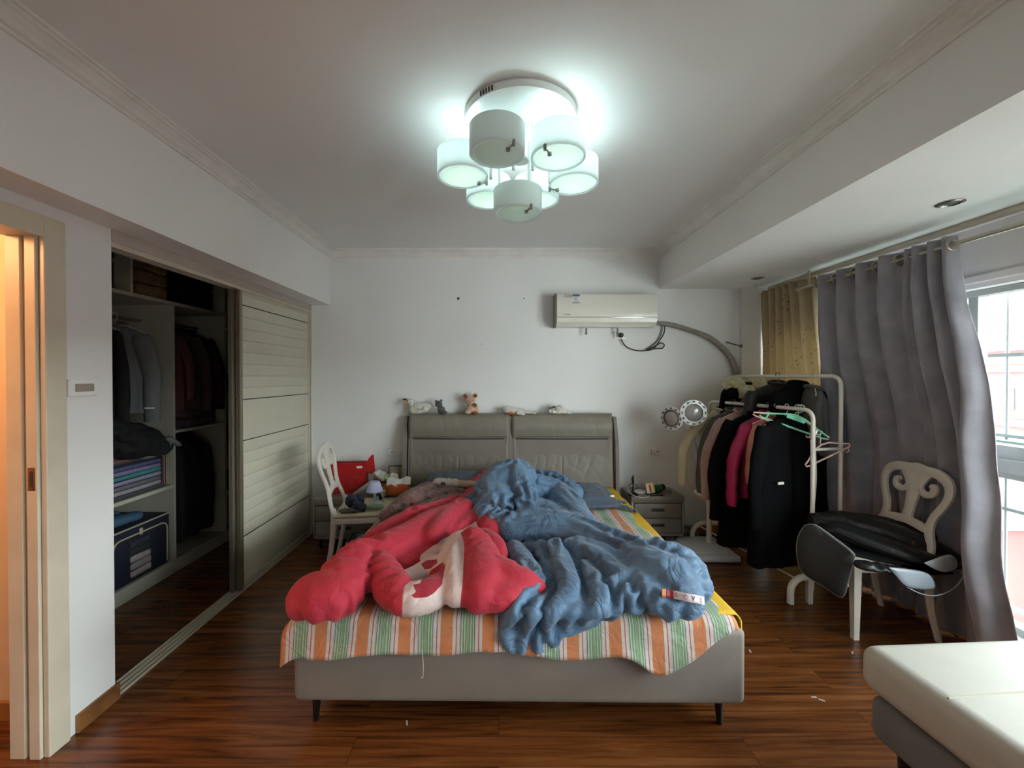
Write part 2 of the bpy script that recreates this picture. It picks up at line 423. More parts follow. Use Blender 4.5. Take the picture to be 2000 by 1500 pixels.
L.new(g1.outputs[0], mx.inputs[1]); L.new(g2.outputs[0], mx.inputs[2]); L.new(mx.outputs[0], N['Material Output'].inputs[0])
WX = WALLX+.06
ys = [-1.4, -.35, .75, 1.55, 2.36, 3.05, 3.74]
bm = BM()
box(bm, (WX, -1.4, 1.955), (WX+.07, 3.74, 1.99), .003); box(bm, (WX, -1.4, .14), (WX+.07, 3.74, .18), .003)
box(bm, (WX-.03, -1.4, .985), (WX+.07, 3.74, 1.06), .004); box(bm, (WX-.01, -1.4, 1.055), (WX+.07, 3.74, 1.13), .004); box(bm, (WX, -1.4, .95), (WX+.07, 3.74, .99), .003)
for y in ys: box(bm, (WX+.005, y-.025, .16), (WX+.065, y+.025, 1.97), .003)
w = struct('window_1', bm, M_frame)
for y0, y1 in zip(ys, ys[1:]):
    for z0, z1 in ((.18, .95), (1.13, 1.955)):
        bm = BM(); box(bm, (WX+.03, y0+.02, z0), (WX+.036, y1-.02, z1)); p = obj('window_pane', bm, M_glass, w, smooth=False)
# security bars outside
M_bar = mat('grille_bar_grey', '7d8483', .5, metal=.3)
gr = thing('window_grille', 'grey security grille of thin bars outside the window', 'grille', (WALLX+.33, 1.2, 1.1))
bm = BM()
for k in range(-24, 24): tube(bm, [(0, k*.11, -.95), (0, k*.11, 1.1)], .008, 6)
obj('bars', bm, M_bar, gr)
for z in (-.95, -.38, .05, .525, 1.1):
    bm = BM(); box(bm, (-.012, -2.7, z-.01), (.012, 2.7, z+.01)); obj('crossbar', bm, M_bar, gr)
lg = tag(bxo('outside_ledge', (WALLX+.24, -1.6, 1.03), (WALLX+.62, 3.9, 1.13), mat('pale_green_ledge', '4f6c62', .4)), 'pale green metal ledge outside the window behind the grille', 'ledge')
# buildings outside
def brick_building(name, label, x0, y0, y1, z0, z1, bands, m1, m2, dx=12, step=6):
    t = thing(name, label, 'building', (x0, (y0+y1)/2, z0)); H = z1-z0; hw = (y1-y0)/2
    bm = BM(); box(bm, (0, -hw, 0), (dx, hw, H)); obj('facade', bm, m1, t, smooth=False)
    for z in bands:
        bm = BM(); box(bm, (-.15, -hw-.1, z-z0-.22), (.2, hw+.1, z-z0+.22)); obj('floor_band', bm, m2, t, smooth=False)
    bm = BM(); box(bm, (-.3, -hw-.2, H-.1), (dx, hw+.2, H+.4)); obj('parapet', bm, m2, t, smooth=False)
    k = 0
    for z in bands[1:14]:
        y = -hw+2
        while y < hw-2 and k < 90:
            bm = BM(); box(bm, (-.06, y, z-z0+.9), (.1, y+1.4, z-z0+2.3)); obj('window', bm, M_bwin, t, smooth=False); y += step; k += 1
    return t
M_bwin = mat('building_window_glass', '3a444a', .2)
M_brick = mat('pale_red_brick', (.075, .030, .027), .9, var=.1, vs=.4)
M_brick2 = mat('red_brick', (.065, .026, .022), .9, var=.1, vs=.5)
M_band = mat('pale_concrete_band', (.11, .10, .098), .8)
brick_building('brick_building', 'long low red brick building with pale bands beyond the upper window', 34, -30, 62, -30, 3.3, [2.0, -1.6, -5.2, -8.8, -12.4, -16], M_brick, M_band, step=11)
brick_building('brick_tower', 'red brick tower block lower down seen through the lower pane', 16, 13.4, 16.2, -40, -3.4, [-4-1.9*i for i in range(14)], M_brick2, M_band, dx=5, step=2.3)
brick_building('apartment_block', 'distant pale roofed apartment block behind the lower pane', 24, 21, 27, -40, -5.4, [-6-3*i for i in range(9)], M_brick2, M_band, dx=8, step=3)
bm = BM(); box(bm, (4, -60, -41), (120, 120, -40)); tag(obj('street_ground', bm, mat('street_grey', (.12, .12, .12), .9), smooth=False), kind='structure')

# ---- curtains
M_curt = mat('grey_velvet_curtain', '8e8b94', .75, var=.2, vs=7, bump=.25, bs=120, sheen=.5)
M_curt_b, N, L, b = new_mat('beige_patterned_curtain')
t = N.new('ShaderNodeTexCoord'); v = N.new('ShaderNodeTexVoronoi'); v.inputs['Scale'].default_value = 26; L.new(t.outputs['UV'], v.inputs['Vector']); v.inputs['Randomness'].default_value = .9
r = N.new('ShaderNodeValToRGB'); L.new(v.outputs['Distance'], r.inputs[0]); e = r.color_ramp.elements
e[0].position = 0; e[0].color = rgb('6b573e'); e[1].position = .26; e[1].color = rgb('bcae90')
k = e.new(.13); k.color = rgb('7a6448'); k = e.new(.16); k.color = rgb('ad9e80'); k = e.new(.22); k.color = rgb('806a4c')
n = N.new('ShaderNodeTexNoise'); n.inputs['Scale'].default_value = 1.7; L.new(t.outputs['UV'], n.inputs['Vector'])
rr = N.new('ShaderNodeValToRGB'); L.new(n.outputs['Fac'], rr.inputs[0]); rr.color_ramp.elements[0].position = .42; rr.color_ramp.elements[1].position = .56
mx = N.new('ShaderNodeMix'); mx.data_type = 'RGBA'; L.new(rr.outputs[0], mx.inputs['Factor']); mx.inputs['A'].default_value = rgb('bcae90'); L.new(r.outputs[0], mx.inputs['B'])
L.new(mx.outputs['Result'], b.inputs['Base Color']); b.inputs['Roughness'].default_value = .8
tr = N.new('ShaderNodeBsdfTranslucent'); L.new(mx.outputs['Result'], tr.inputs[0]); ms = N.new('ShaderNodeMixShader'); ms.inputs[0].default_value = .35
L.new(b.outputs[0], ms.inputs[1]); L.new(tr.outputs[0], ms.inputs[2]); L.new(ms.outputs[0], N['Material Output'].inputs[0])

def sstep(a, b, x):
    t = max(0, min(1, (x-a)/(b-a))); return t*t*(3-2*t)
def lerp(a, b, t): return a+(b-a)*t
def grey_curtain(u, v):
    # u from far edge to near edge, v from top to floor
    yt = lerp(3.17, 2.43, u/.55) if u < .55 else lerp(2.43, 2.20, (u-.55)/.45)
    yb = lerp(3.12, 2.52, u/.55) if u < .55 else lerp(2.52, 1.84, (u-.55)/.45)
    z = 2.255-2.235*v
    s = v**1.15
    y = lerp(yt, yb, s)
    xm = lerp(2.43, 2.622-.15*(1-sstep(0, .42, u)), sstep(.1, .62, v))
    xr = lerp(2.43, 2.40, v)
    w = sstep(.72, .90, u)
    x = lerp(xm, xr, w*sstep(.05, .6, v))
    if u < .55: a = .036*(1-.45*v); x += a*math.sin(u/.55*2*PI*4.5+1.0+.5*v)
    else:
        q = (u-.55)/.45
        x += (.028+.022*v)*math.sin(q*2*PI*3.1+.6+1.4*v*q+.8*nz(q*3, v*2.2, 0))*sstep(0, .15, q)
    # soft hooking swags low down on the near side
    x += .03*nz(u*6, v*3, 4)*v + .012*nz(u*22, v*9, 1)
    y += .02*nz(u*5, v*3.3, 9)*v
    if w > 0 and v > .55: x -= .045*w*math.sin(PI*sstep(.55, 1, v))*sstep(.6, .85, u)
    return (min(x, 2.65), y, z)
gc = thing('grey_curtain', 'long dark grey velvet curtain with metal eyelets gathered beside the window', 'curtain', (0, 0, 0))
solid_grid('curtain_cloth', grey_curtain, 200, 90, M_curt, gc, .004, (1, 1))
M_rod = mat('brushed_steel_rod', 'b9b0a0', .28, metal=.85)
for u in (.03, .15, .27, .39, .50, .985):
    x, y, z = grey_curtain(u, .018)
    bm = BM(); R_ = rot(PI/2, 0, 0)
    tor = []
    tube(bm, [(2.43+.030*math.cos(a), y+.002*math.sin(a), 2.205+.030*math.sin(a)) for a in [2*PI*k/20 for k in range(20)]], .0065, 8, closed=True)
    obj('eyelet', bm, M_rod, gc)
rd = thing('curtain_rod', 'long brushed metal curtain pole under the ceiling on the window side', 'curtain rod', (2.43, 0, 2.205))
bm = BM(); tube(bm, [(0, 3.30, 0), (0, -1.2, 0)], .0125, 14); obj('pole', bm, M_rod, rd)
bm = BM(); lathe(bm, [(0, 0), (.018, .002), (.024, .02), (.018, .04), (.013, .045)], (0, 3.345, 0), 14, rot(PI/2, 0, 0)); obj('finial', bm, M_rod, rd)
for y in (3.22, 1.75, .2):
    bm = BM(); box(bm, (-.006, y-.008, .01), (.006, y+.008, .125)); obj('bracket', bm, M_rod, rd)
rt = thing('curtain_track', 'slim ceiling curtain track behind the metal pole', 'curtain track', (2.52, 0, 2.30))
bm = BM(); box(bm, (-.02, -1.2, 0), (.02, 3.82, .03), .004); obj('track', bm, M_rod, rt)
bm = BM(); tube(bm, [(0, 3.82, -.07), (0, -1.2, -.07)], .011, 10); obj('rear_pole', bm, M_rod, rt)
def beige_curtain(u, v):
    y = lerp(lerp(3.84, 3.24, u), lerp(3.83, 2.98, u), v)
    x = 2.45+.05*sstep(.7, 1, u)+.030*math.sin(u*2*PI*7+.5*math.sin(v*3))+.01*nz(u*9, v*4, 2)+.03*v
    return (x, y, 2.285-2.245*v)
bc = tag(solid_grid('beige_curtain', beige_curtain, 140, 40, M_curt_b, None, .003, (1.7, 2.6)), 'beige patterned curtain with brown flower print in the corner by the window', 'curtain')
# recessed ceiling spots in soffit
M_chrome = mat('chrome', 'b8b6b2', .15, metal=1)
for lab, px, py in (('round recessed downlight in the lowered ceiling, nearer of the two', 1856, 396), ('small recessed downlight in the lowered ceiling near the corner', 1480, 543)):
    p = PZ(px, py, 2.33); t = thing('recessed_downlight', lab, 'downlight', tuple(p), group='downlights in the lowered ceiling')
    bm = BM(); lathe(bm, [(.045, 0), (.052, -.004), (.040, -.007), (.034, -.002), (.034, 0)], (0, 0, 0), 24, caps=False); obj('trim_ring', bm, M_chrome, t)
    bm = BM(); lathe(bm, [(0, -.0035), (.034, -.0015), (.034, 0)], (0, 0, 0), 20, caps=False); obj('bulb', bm, mat('bulb_glass', '6c6a68', .2), t)
# ------------------------------------------------------------------ bed
M_bed = mat('taupe_bed_upholstery', '7a7168', .7, var=.07, vs=5, bump=.12, bs=260, sheen=.15)
M_head = mat('taupe_leather_headboard', '7c756a', .5, var=.05, vs=6, bump=.1, bs=180)
M_black = mat('black_metal', '0c0b0b', .35)
BR = math.radians(-.6)
bed = thing('bed', 'large double bed with taupe padded headboard and upholstered base on thin black legs', 'bed', (.080, 1.70, 0), BR)
HW = .950
bm = BM()
box(bm, (-HW, 0, .125), (HW, .075, .445), .028, 4); box(bm, (-HW, .03, .125), (-HW+.075, 2.05, .445), .028, 4); box(bm, (HW-.075, .03, .125), (HW, 2.05, .445), .028, 4)
obj('bed_frame', bm, M_bed, bed)
bm = BM(); box(bm, (-HW+.05, .05, .14), (HW-.05, 2.0, .30)); obj('slat_base', bm, M_bed, bed)
for x in (-HW+.075, HW-.085):
    for y in (.065, 1.9):
        bm = BM(); sx_ = -1 if x < 0 else 1
        tube(bm, [(x, y, .13), (x+.006*sx_, y, 0)], [.020, .011], 12); obj('leg', bm, M_black, bed)
# headboard: two cushions with a pillow roll on top, thin wings at the sides
def cushion(name, x0, x1, z0, z1, yb, th, m, parent, seams, lean=.10, n=120):
    """front face with seam lines pressed in; leaning back"""
    V = []; Fc = []
    nu = n; nv = n
    for j in range(nv+1):
        for i in range(nu+1):
            u = i/nu; v = j/nv; x = lerp(x0, x1, u); z = lerp(z0, z1, v)
            ed = min(u, 1-u)*(x1-x0); et = min(v, 1-v)*(z1-z0)
            rx = .035; d = 1.0
            if ed < rx: d *= math.sqrt(max(0, 1-(1-ed/rx)**2))
            if et < rx: d *= math.sqrt(max(0, 1-(1-et/rx)**2))
            y = th*d
            y -= seams(u, v, x, z)*d
            V.append((x, yb-y+lean*(z-z0), z))
    for j in range(nv):
        for i in range(nu):
            a = j*(nu+1)+i; Fc.append((a, a+1, a+nu+2, a+nu+1))
    k = len(V)
    # back
    for (x, z) in ((x0, z0), (x1, z0), (x1, z1), (x0, z1)): V.append((x, yb+.02+lean*(z-z0), z))
    Fc.append((k, k+3, k+2, k+1))
    bot = list(range(nu+1)); top = [nv*(nu+1)+i for i in range(nu+1)]
    Fc.append(tuple([k, k+1]+bot[::-1])); Fc.append(tuple([k+2, k+3]+top)); 
    lft = [j*(nu+1) for j in range(nv+1)]; rgt = [j*(nu+1)+nu for j in range(nv+1)]
    Fc.append(tuple([k+3, k]+lft)); Fc.append(tuple([k+1, k+2]+rgt[::-1]))
    return obj_data(name, V, Fc, m, parent, angle=60)
def head_seams(u, v, x, z):
    s = 0
    # horizontal seam at 72% height
    hz = .735
    m_ = sstep(.02, .10, u)*sstep(.02, .10, 1-u)
    s += .085*math.exp(-((v-hz)/.011)**2)*m_
    if v < hz: s += .024*math.exp(-(hz-v)/.10)*m_
    s -= .034*math.exp(-((v-(hz+.13))/.10)**2)
    s -= .010*math.exp(-((v-.35)/.25)**2)
    if v < hz:
        s += .008*math.exp(-((u-.5)/.006)**2)
        # radiating gathers below the seam
        k = abs(u-.5); g = max(0, math.sin(u*60+2.2*math.sin(v*6)+nz(u*4, v*3, 2)*4))**3
        s += .012*g*sstep(.25, .62, v)*(1-sstep(.69, hz+.02, v))*(.5+.5*nz(u*9, 1, 1))*(.35+.65*sstep(.02, .12, k))*(1-sstep(.28, .45, k))
        g2 = max(0, math.sin((u*38)+v*22+nz(u*5, v*5, 7)*3))**3
        s += .0012*g2*sstep(.02, .2, v)
    else:
        s += .0015*max(0, math.sin(u*50+v*20+nz(u*5, v*3, 5)*5))**2
    return s
hb = thing('headboard_frame', '', '')
bpy.data.objects.remove(hb)
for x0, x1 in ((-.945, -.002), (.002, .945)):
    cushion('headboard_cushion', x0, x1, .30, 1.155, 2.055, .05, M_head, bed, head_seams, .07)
    zs_ = .30+.855*.735; bm = BM(); tube(bm, [(lerp(x0, x1, .055), 2.055-.046+.07*(zs_-.3), zs_), (lerp(x0, x1, .5), 2.055-.046+.07*(zs_-.3), zs_-.004), (lerp(x0, x1, .945), 2.055-.046+.07*(zs_-.3), zs_)], .008, 8, sm=6); obj('crease_shade', bm, M_seam_shade, bed)  # added dark tube imitates the shade deep inside the headboard crease
bm = BM(); prism(bm, [(1.98, .14), (2.06, .14), (2.165, 1.13), (2.15, 1.14), (2.07, 1.13)], lambda y, z, t: Vector((t, y, z)), -.935, .935); obj('headboard_back', bm, M_bed, bed)
for s, xx in ((-1, -.948), (1, .948)):
    bm = BM()
    pf = [(1.95, .15), (2.08, .15), (2.155, 1.08), (2.13, 1.125), (2.09, 1.12), (2.03, .9)]
    prism(bm, pf, lambda y, z, t: Vector((xx+t*s*.03 + s*.012*math.sin((z-.15)*3), y, z)), 0, 1)
    obj('headboard_wing', bm, M_bed, bed)
M_matt = mat('mattress_white', 'c2b9a8', .8)
mt = thing('mattress', 'double mattress on the bed, mostly hidden under the bedding', 'mattress', (.080, 1.70, 0), BR)
bm = BM(); box(bm, (-HW+.035, .04, .30), (HW-.035, 2.0, .492), .05, 4); obj('mattress_body', bm, M_matt, mt)
# yellow undersheet, visible along the right edge
M_yel = mat('yellow_undersheet', 'd8ab2a', .8, var=.06, bump=.2, bs=40)
def under(u, v):
    # u across (right part only wraps), v foot to head
    y = lerp(.02, 1.97, v)
    t = u*1.30
    if t < 1.0: x = lerp(-.2, HW-.035, t); z = .499
    else:
        q = (t-1)/.30; x = HW-.035+.022*math.sin(min(1, q*2.2)*PI/2); z = .499-.10*q**1.2*(1-.3*v)
    x += .006*nz(y*6, t*3, 0); z += .004*nz(y*9, t*7, 3)
    return (x, y, z)
yl = tag(solid_grid('yellow_undersheet', under, 90, 60, M_yel, None, .006), 'yellow bed sheet showing along the right side of the mattress', 'sheet')
yl.location = (.080, 1.70, 0); yl.rotation_euler = (0, 0, BR)

# striped sheet
def stripe_mat(name):
    m, N, L, b = new_mat(name)
    t = N.new('ShaderNodeTexCoord'); s = N.new('ShaderNodeSeparateXYZ'); L.new(t.outputs['UV'], s.inputs[0])
    f = N.new('ShaderNodeMath'); f.operation = 'FRACT'; L.new(s.outputs['X'], f.inputs[0])
    r = N.new('ShaderNodeValToRGB'); L.new(f.outputs[0], r.inputs[0]); r.color_ramp.interpolation = 'CONSTANT'
    O_, W_, P_, G_, N_, LG = 'b8744a', 'bdb4aa', '9c2c4c', '6c8c66', '3f5068', 'a9b39e'
    st = [(0, O_), (.125, W_), (.20, P_), (.222, W_), (.285, 'a7a3a0'), (.31, N_), (.325, LG), (.36, G_), (.40, LG), (.425, G_), (.462, LG), (.475, N_), (.487, LG), (.50, G_), (.545, LG), (.57, G_), (.61, LG), (.635, N_), (.65, 'a7a3a0'), (.675, W_), (.735, P_), (.757, W_), (.83, O_)]
    e = r.color_ramp.elements
    e[0].position = 0; e[0].color = rgb(O_); e[1].position = st[1][0]; e[1].color = rgb(st[1][1])
    for p, c in st[2:]: k = e.new(p); k.color = rgb(c)
    n = N.new('ShaderNodeTexNoise'); n.inputs['Scale'].default_value = 300; L.new(t.outputs['Object'], n.inputs['Vector'])
    bp = N.new('ShaderNodeBump'); bp.inputs['Strength'].default_value = .25; bp.inputs['Distance'].default_value = .002; L.new(n.outputs['Fac'], bp.inputs['Height']); L.new(bp.outputs[0], b.inputs['Normal'])
    L.new(r.outputs[0], b.inputs['Base Color']); b.inputs['Roughness'].default_value = .85; b.inputs['Sheen Weight'].default_value = .1
    return m
M_stripe = stripe_mat('striped_cotton_sheet')
creases(M_stripe, 9, .014, .5)
def sheet(u, v):
    x = lerp(-.985, .905, u)
    # v: 0 hem at foot .. 1 head.  hem drops over the foot of the bed
    drop = .088 + .015*math.sin(u*9+1) + .012*math.sin(u*23)
    drop += .065*math.exp(-((u-.825)/.05)**2) - .078*sstep(.88, 1, u) + .01*math.sin(u*4)
    Lh = drop
    s = v*(1.92+Lh+.05)
    r = .05
    if s < Lh:
        q = 1-s/Lh
        z = .455-(Lh-s); y = -.022-.018*q+.010*math.sin(u*21+q)*q+.007*nz(u*14, q, 3)
        y -= .010*abs(math.sin(u*13))*q
    elif s < Lh+.07:
        a = (s-Lh)/.07*PI/2; z = .455+.050*math.sin(a); y = -.022+.052*(1-math.cos(a))
    else:
        y = .03+(s-Lh-.07); z = .505
    z += .004*nz(x*5, y*5, 1)+.005*(1-abs(nz(x*4+y*2, y*7, 8))*3)*sstep(.0, .2, y)*.6+.0035*nz(x*14, y*9, 4)+.004*max(0, math.sin(x*17+y*6+nz(x*2, y*2, 0)*4))**4
    # left side laps over the edge, right side laps a little
    if x < -HW+.05:
        k = (-HW+.05-x); z -= k*k*7+.15*k
    if u > .94: z -= .02*((u-.94)/.06)**2
    y = min(y, 1.93)
    return (x, y, z)
sh = tag(solid_grid('striped_sheet', sheet, 210, 150, M_stripe, None, .004, (1.89/.173+.0, 1)), 'orange and green striped cotton sheet spread over the mattress and hanging at the foot', 'sheet')
sh.location = (.080, 1.70, 0); sh.rotation_euler = (0, 0, BR)
bm = BM(); p = PY(824, 1280, 1.645); q = PY(826, 1322, 1.66)
tube(bm, [p+Vector((0, .0, .02)), p+(q-p)*.4+Vector((.004, 0, 0)), q, q+Vector((-.006, 0, -.002))], .0012, 5, sm=4)
o = obj('loose_thread', bm, mat('thread', 'c9bcae', .8), sh); o.matrix_parent_inverse = (Matrix.Translation((.080, 1.70, 0)) @ Matrix.Rotation(BR, 4, 'Z')).inverted()

# ------------------------------------------------------------------ crumpled duvets: puffy rolls grown into one surface
def normals(co, fc):
    f = np.array(fc); a = co[f[:, 2]]-co[f[:, 0]]; b = co[f[:, 3]]-co[f[:, 1]]; c = np.cross(a, b)
    N_ = np.zeros_like(co)
    for k in range(4): np.add.at(N_, f[:, k], c)
    return N_/np.maximum(1e-12, np.linalg.norm(N_, axis=1))[:, None]
def buckle(co, no, fc, axv, wk, grow, tether, bend, iters, gn=.9):
    """let the cloth of the cover be larger than its filling, so that it buckles into folds"""
    f = np.array([q for q in fc if len(q) == 4]); n = len(co)
    e = np.vstack([f[:, [0, 1]], f[:, [1, 2]], f[:, [2, 3]], f[:, [3, 0]]]); e.sort(axis=1); e = np.unique(e, axis=0); ne = len(e)
    dg_ = np.vstack([f[:, [0, 2]], f[:, [1, 3]]]); E = np.vstack([e, dg_]); i, j = E[:, 0], E[:, 1]
    x0 = co.copy(); x = co.copy()
    D = x0[j]-x0[i]; L0 = np.linalg.norm(D, axis=1); Dn = D/np.maximum(1e-9, L0)[:, None]
    c2 = np.einsum('ij,ij->i', Dn, axv[i])**2
    reg = np.array([.5+1.7*nz(p[0], p[1], p[2], 4.2) for p in x0]); reg = np.clip(reg, .06, 1.25)
    g = grow*reg[i]*(wk[i, 0]*(1-c2)+wk[i, 1]*c2)
    R0 = L0*(1+g)
    cnt = np.bincount(i, minlength=n)+np.bincount(j, minlength=n); cnt = np.maximum(cnt, 1)
    deg = np.bincount(e[:, 0], minlength=n)+np.bincount(e[:, 1], minlength=n); deg = np.maximum(deg, 1)
    x += no*np.array([.004*nz(p[0], p[1], p[2], 17)+.002*nz(p[0], p[1], p[2], 40) for p in x0])[:, None]
    v = np.zeros_like(x)
    def scat(a, idx): return np.stack([np.bincount(idx, weights=a[:, k], minlength=n) for k in range(3)], axis=1)
    for it in range(iters):
        d = x[j]-x[i]; L_ = np.linalg.norm(d, axis=1); s_ = ((L_-R0)/np.maximum(L_, 1e-9))[:, None]*d
        c = (scat(s_, i)-scat(s_, j))/cnt[:, None]
        lap = (scat(x[e[:, 1]], e[:, 0])+scat(x[e[:, 0]], e[:, 1]))/deg[:, None]-x
        l2 = (scat(lap[e[:, 1]], e[:, 0])+scat(lap[e[:, 0]], e[:, 1]))/deg[:, None]-lap
        v = v*.85+c*.75-l2*bend+(x0-x)*tether
        x = x+v
    return x
def duvet(name, rolls, mats, voxel=.011, smooth=7, wr=.010, label=None, cat='duvet', tagfn=None, zmin=.508, clampfn=None, group=None, parent=None, fine=.0025, grow=.55, tether=.0018, bend=.14, iters=220, grow2=None):
    """rolls: list of (points[(x,y,z,r)], flat, tag, (along, across) wrinkle strengths)"""
    sp = []; segs = []
    for pts, flat, tg, wk in rolls:
        q = spline(pts, 8) if len(pts) > 2 else spline(pts, 10)
        for i, s in enumerate(q):
            r = s[3]; sp.append((s[0], s[1], s[2], r, r, r*flat))
        q = np.array(q)
        segs.append((q, flat, tg, wk))
    # thin out spheres that are too close
    keep = []; last = None
    for s in sp:
        if last is None or (Vector(s[:3])-Vector(last[:3])).length > .22*min(s[3], last[3]): keep.append(s); last = s
    co, no, fc = blobmesh(keep, voxel, smooth)
    n = len(co)
    best = np.full(n, 1e9); bi = np.zeros(n, int); T = np.zeros(n); A = np.zeros(n)
    best2 = np.full(n, 1e9); DT = {}
    for k, (q, flat, tg, wk) in enumerate(segs):
        cum = np.concatenate([[0], np.cumsum(np.linalg.norm(np.diff(q[:, :3], axis=0), axis=1))])
        bd = np.full(n, 1e9); bt = np.zeros(n); ba = np.zeros(n)
        for i in range(len(q)-1):
            a = q[i, :3]; b = q[i+1, :3]; ab = b-a; L2 = max(1e-9, ab@ab)
            t = np.clip(((co-a)@ab)/L2, 0, 1); p = a+t[:, None]*ab; d = co-p
            r = q[i, 3]+(q[i+1, 3]-q[i, 3])*t
            dd = np.sqrt(d[:, 0]**2+d[:, 1]**2+(d[:, 2]/flat)**2)-r
            m_ = dd < bd
            side = np.array([-ab[1], ab[0]])/max(1e-6, math.hypot(ab[0], ab[1]))
            ang = np.arctan2(d[:, 0]*side[0]+d[:, 1]*side[1], d[:, 2]+1e-6)
            bd[m_] = dd[m_]; bt[m_] = (cum[i]+t*(cum[i+1]-cum[i]))[m_]; ba[m_] = (ang*r)[m_]
        DT[tg] = np.minimum(DT.get(tg, 1e9), bd); m_ = bd < best
        best2 = np.where(m_, best, np.minimum(best2, bd))
        best[m_] = bd[m_]; bi[m_] = k; T[m_] = bt[m_]; A[m_] = ba[m_]
    gap = np.clip((best2-best)/.02, 0, 1)
    ax = np.array([(segs[k][0][min(len(segs[k][0])-1, 1), :3]-segs[k][0][0, :3]) for k in range(len(segs))])
    AXV = np.zeros((n, 3))
    for k, (q, flat, tg, wk) in enumerate(segs):
        cum = np.concatenate([[0], np.cumsum(np.linalg.norm(np.diff(q[:, :3], axis=0), axis=1))])
        m_ = bi == k
        j = np.clip(np.searchsorted(cum, T[m_])-1, 0, len(q)-2)
        d = q[j+1, :3]-q[j, :3]; AXV[m_] = d/np.maximum(1e-9, np.linalg.norm(d, axis=1))[:, None]
    WK = np.array([s_[3] for s_ in segs])[bi]
    co = buckle(co, no, fc, AXV, WK, grow, tether, bend, iters)
    no = normals(co, fc)
    co = buckle(co, no, fc, AXV, WK, (grow2 or grow*.5), tether*12, bend*.6, 60)
    no = normals(co, fc)
    co = co+no*np.array([fine*nz(p[0], p[1], p[2], 30) for p in co])[:, None]
    if clampfn: 
        for v in range(n): co[v] = clampfn(*co[v])
    else: co[:, 2] = np.maximum(co[:, 2], zmin)
    o = obj_data(name, co, fc, mats, parent)
    if 1 in DT:
        f = np.clip((DT[0]-DT[1])/.03, -1, 1)
        at = o.data.attributes.new('panel', 'FLOAT', 'POINT'); at.data.foreach_set('value', f.astype(np.float32))
    if tagfn:
        at = o.data.attributes.new('applique', 'FLOAT', 'POINT'); at.data.foreach_set('value', np.array([tagfn(p) for p in co], dtype=np.float32))
    if label: tag(o, label, cat, group)
    return o
def rp(px, py, z, r): p = PZ(px, py, z); return (p.x, p.y, p.z, r)
def duvet_mat(name, c0, c1, c2):
    m = mat(name, c0, .8, var=.06, vs=5, bump=.25, bs=160, sheen=.1)
    N = m.node_tree.nodes; L = m.node_tree.links; b = N['Principled BSDF']
    src = b.inputs['Base Color'].links[0].from_socket
    for an, c in (('panel', c1), ('applique', c2)):
        a_ = N.new('ShaderNodeAttribute'); a_.attribute_name = an
        g = N.new('ShaderNodeMath'); g.operation = 'MULTIPLY_ADD'; g.use_clamp = True; L.new(a_.outputs['Fac'], g.inputs[0]); g.inputs[1].default_value = 12; g.inputs[2].default_value = 0
        x_ = N.new('ShaderNodeMix'); x_.data_type = 'RGBA'; L.new(g.outputs[0], x_.inputs['Factor']); L.new(src, x_.inputs['A']); x_.inputs['B'].default_value = rgb(c); src = x_.outputs['Result']
    L.new(src, b.inputs['Base Color']); return m
M_red = duvet_mat('crimson_cotton', 'b02438', 'd3bfba', '9c2032')
R = lambda pts, flat=.8, tg=0, wk=(.3, .8): (pts, flat, tg, wk)
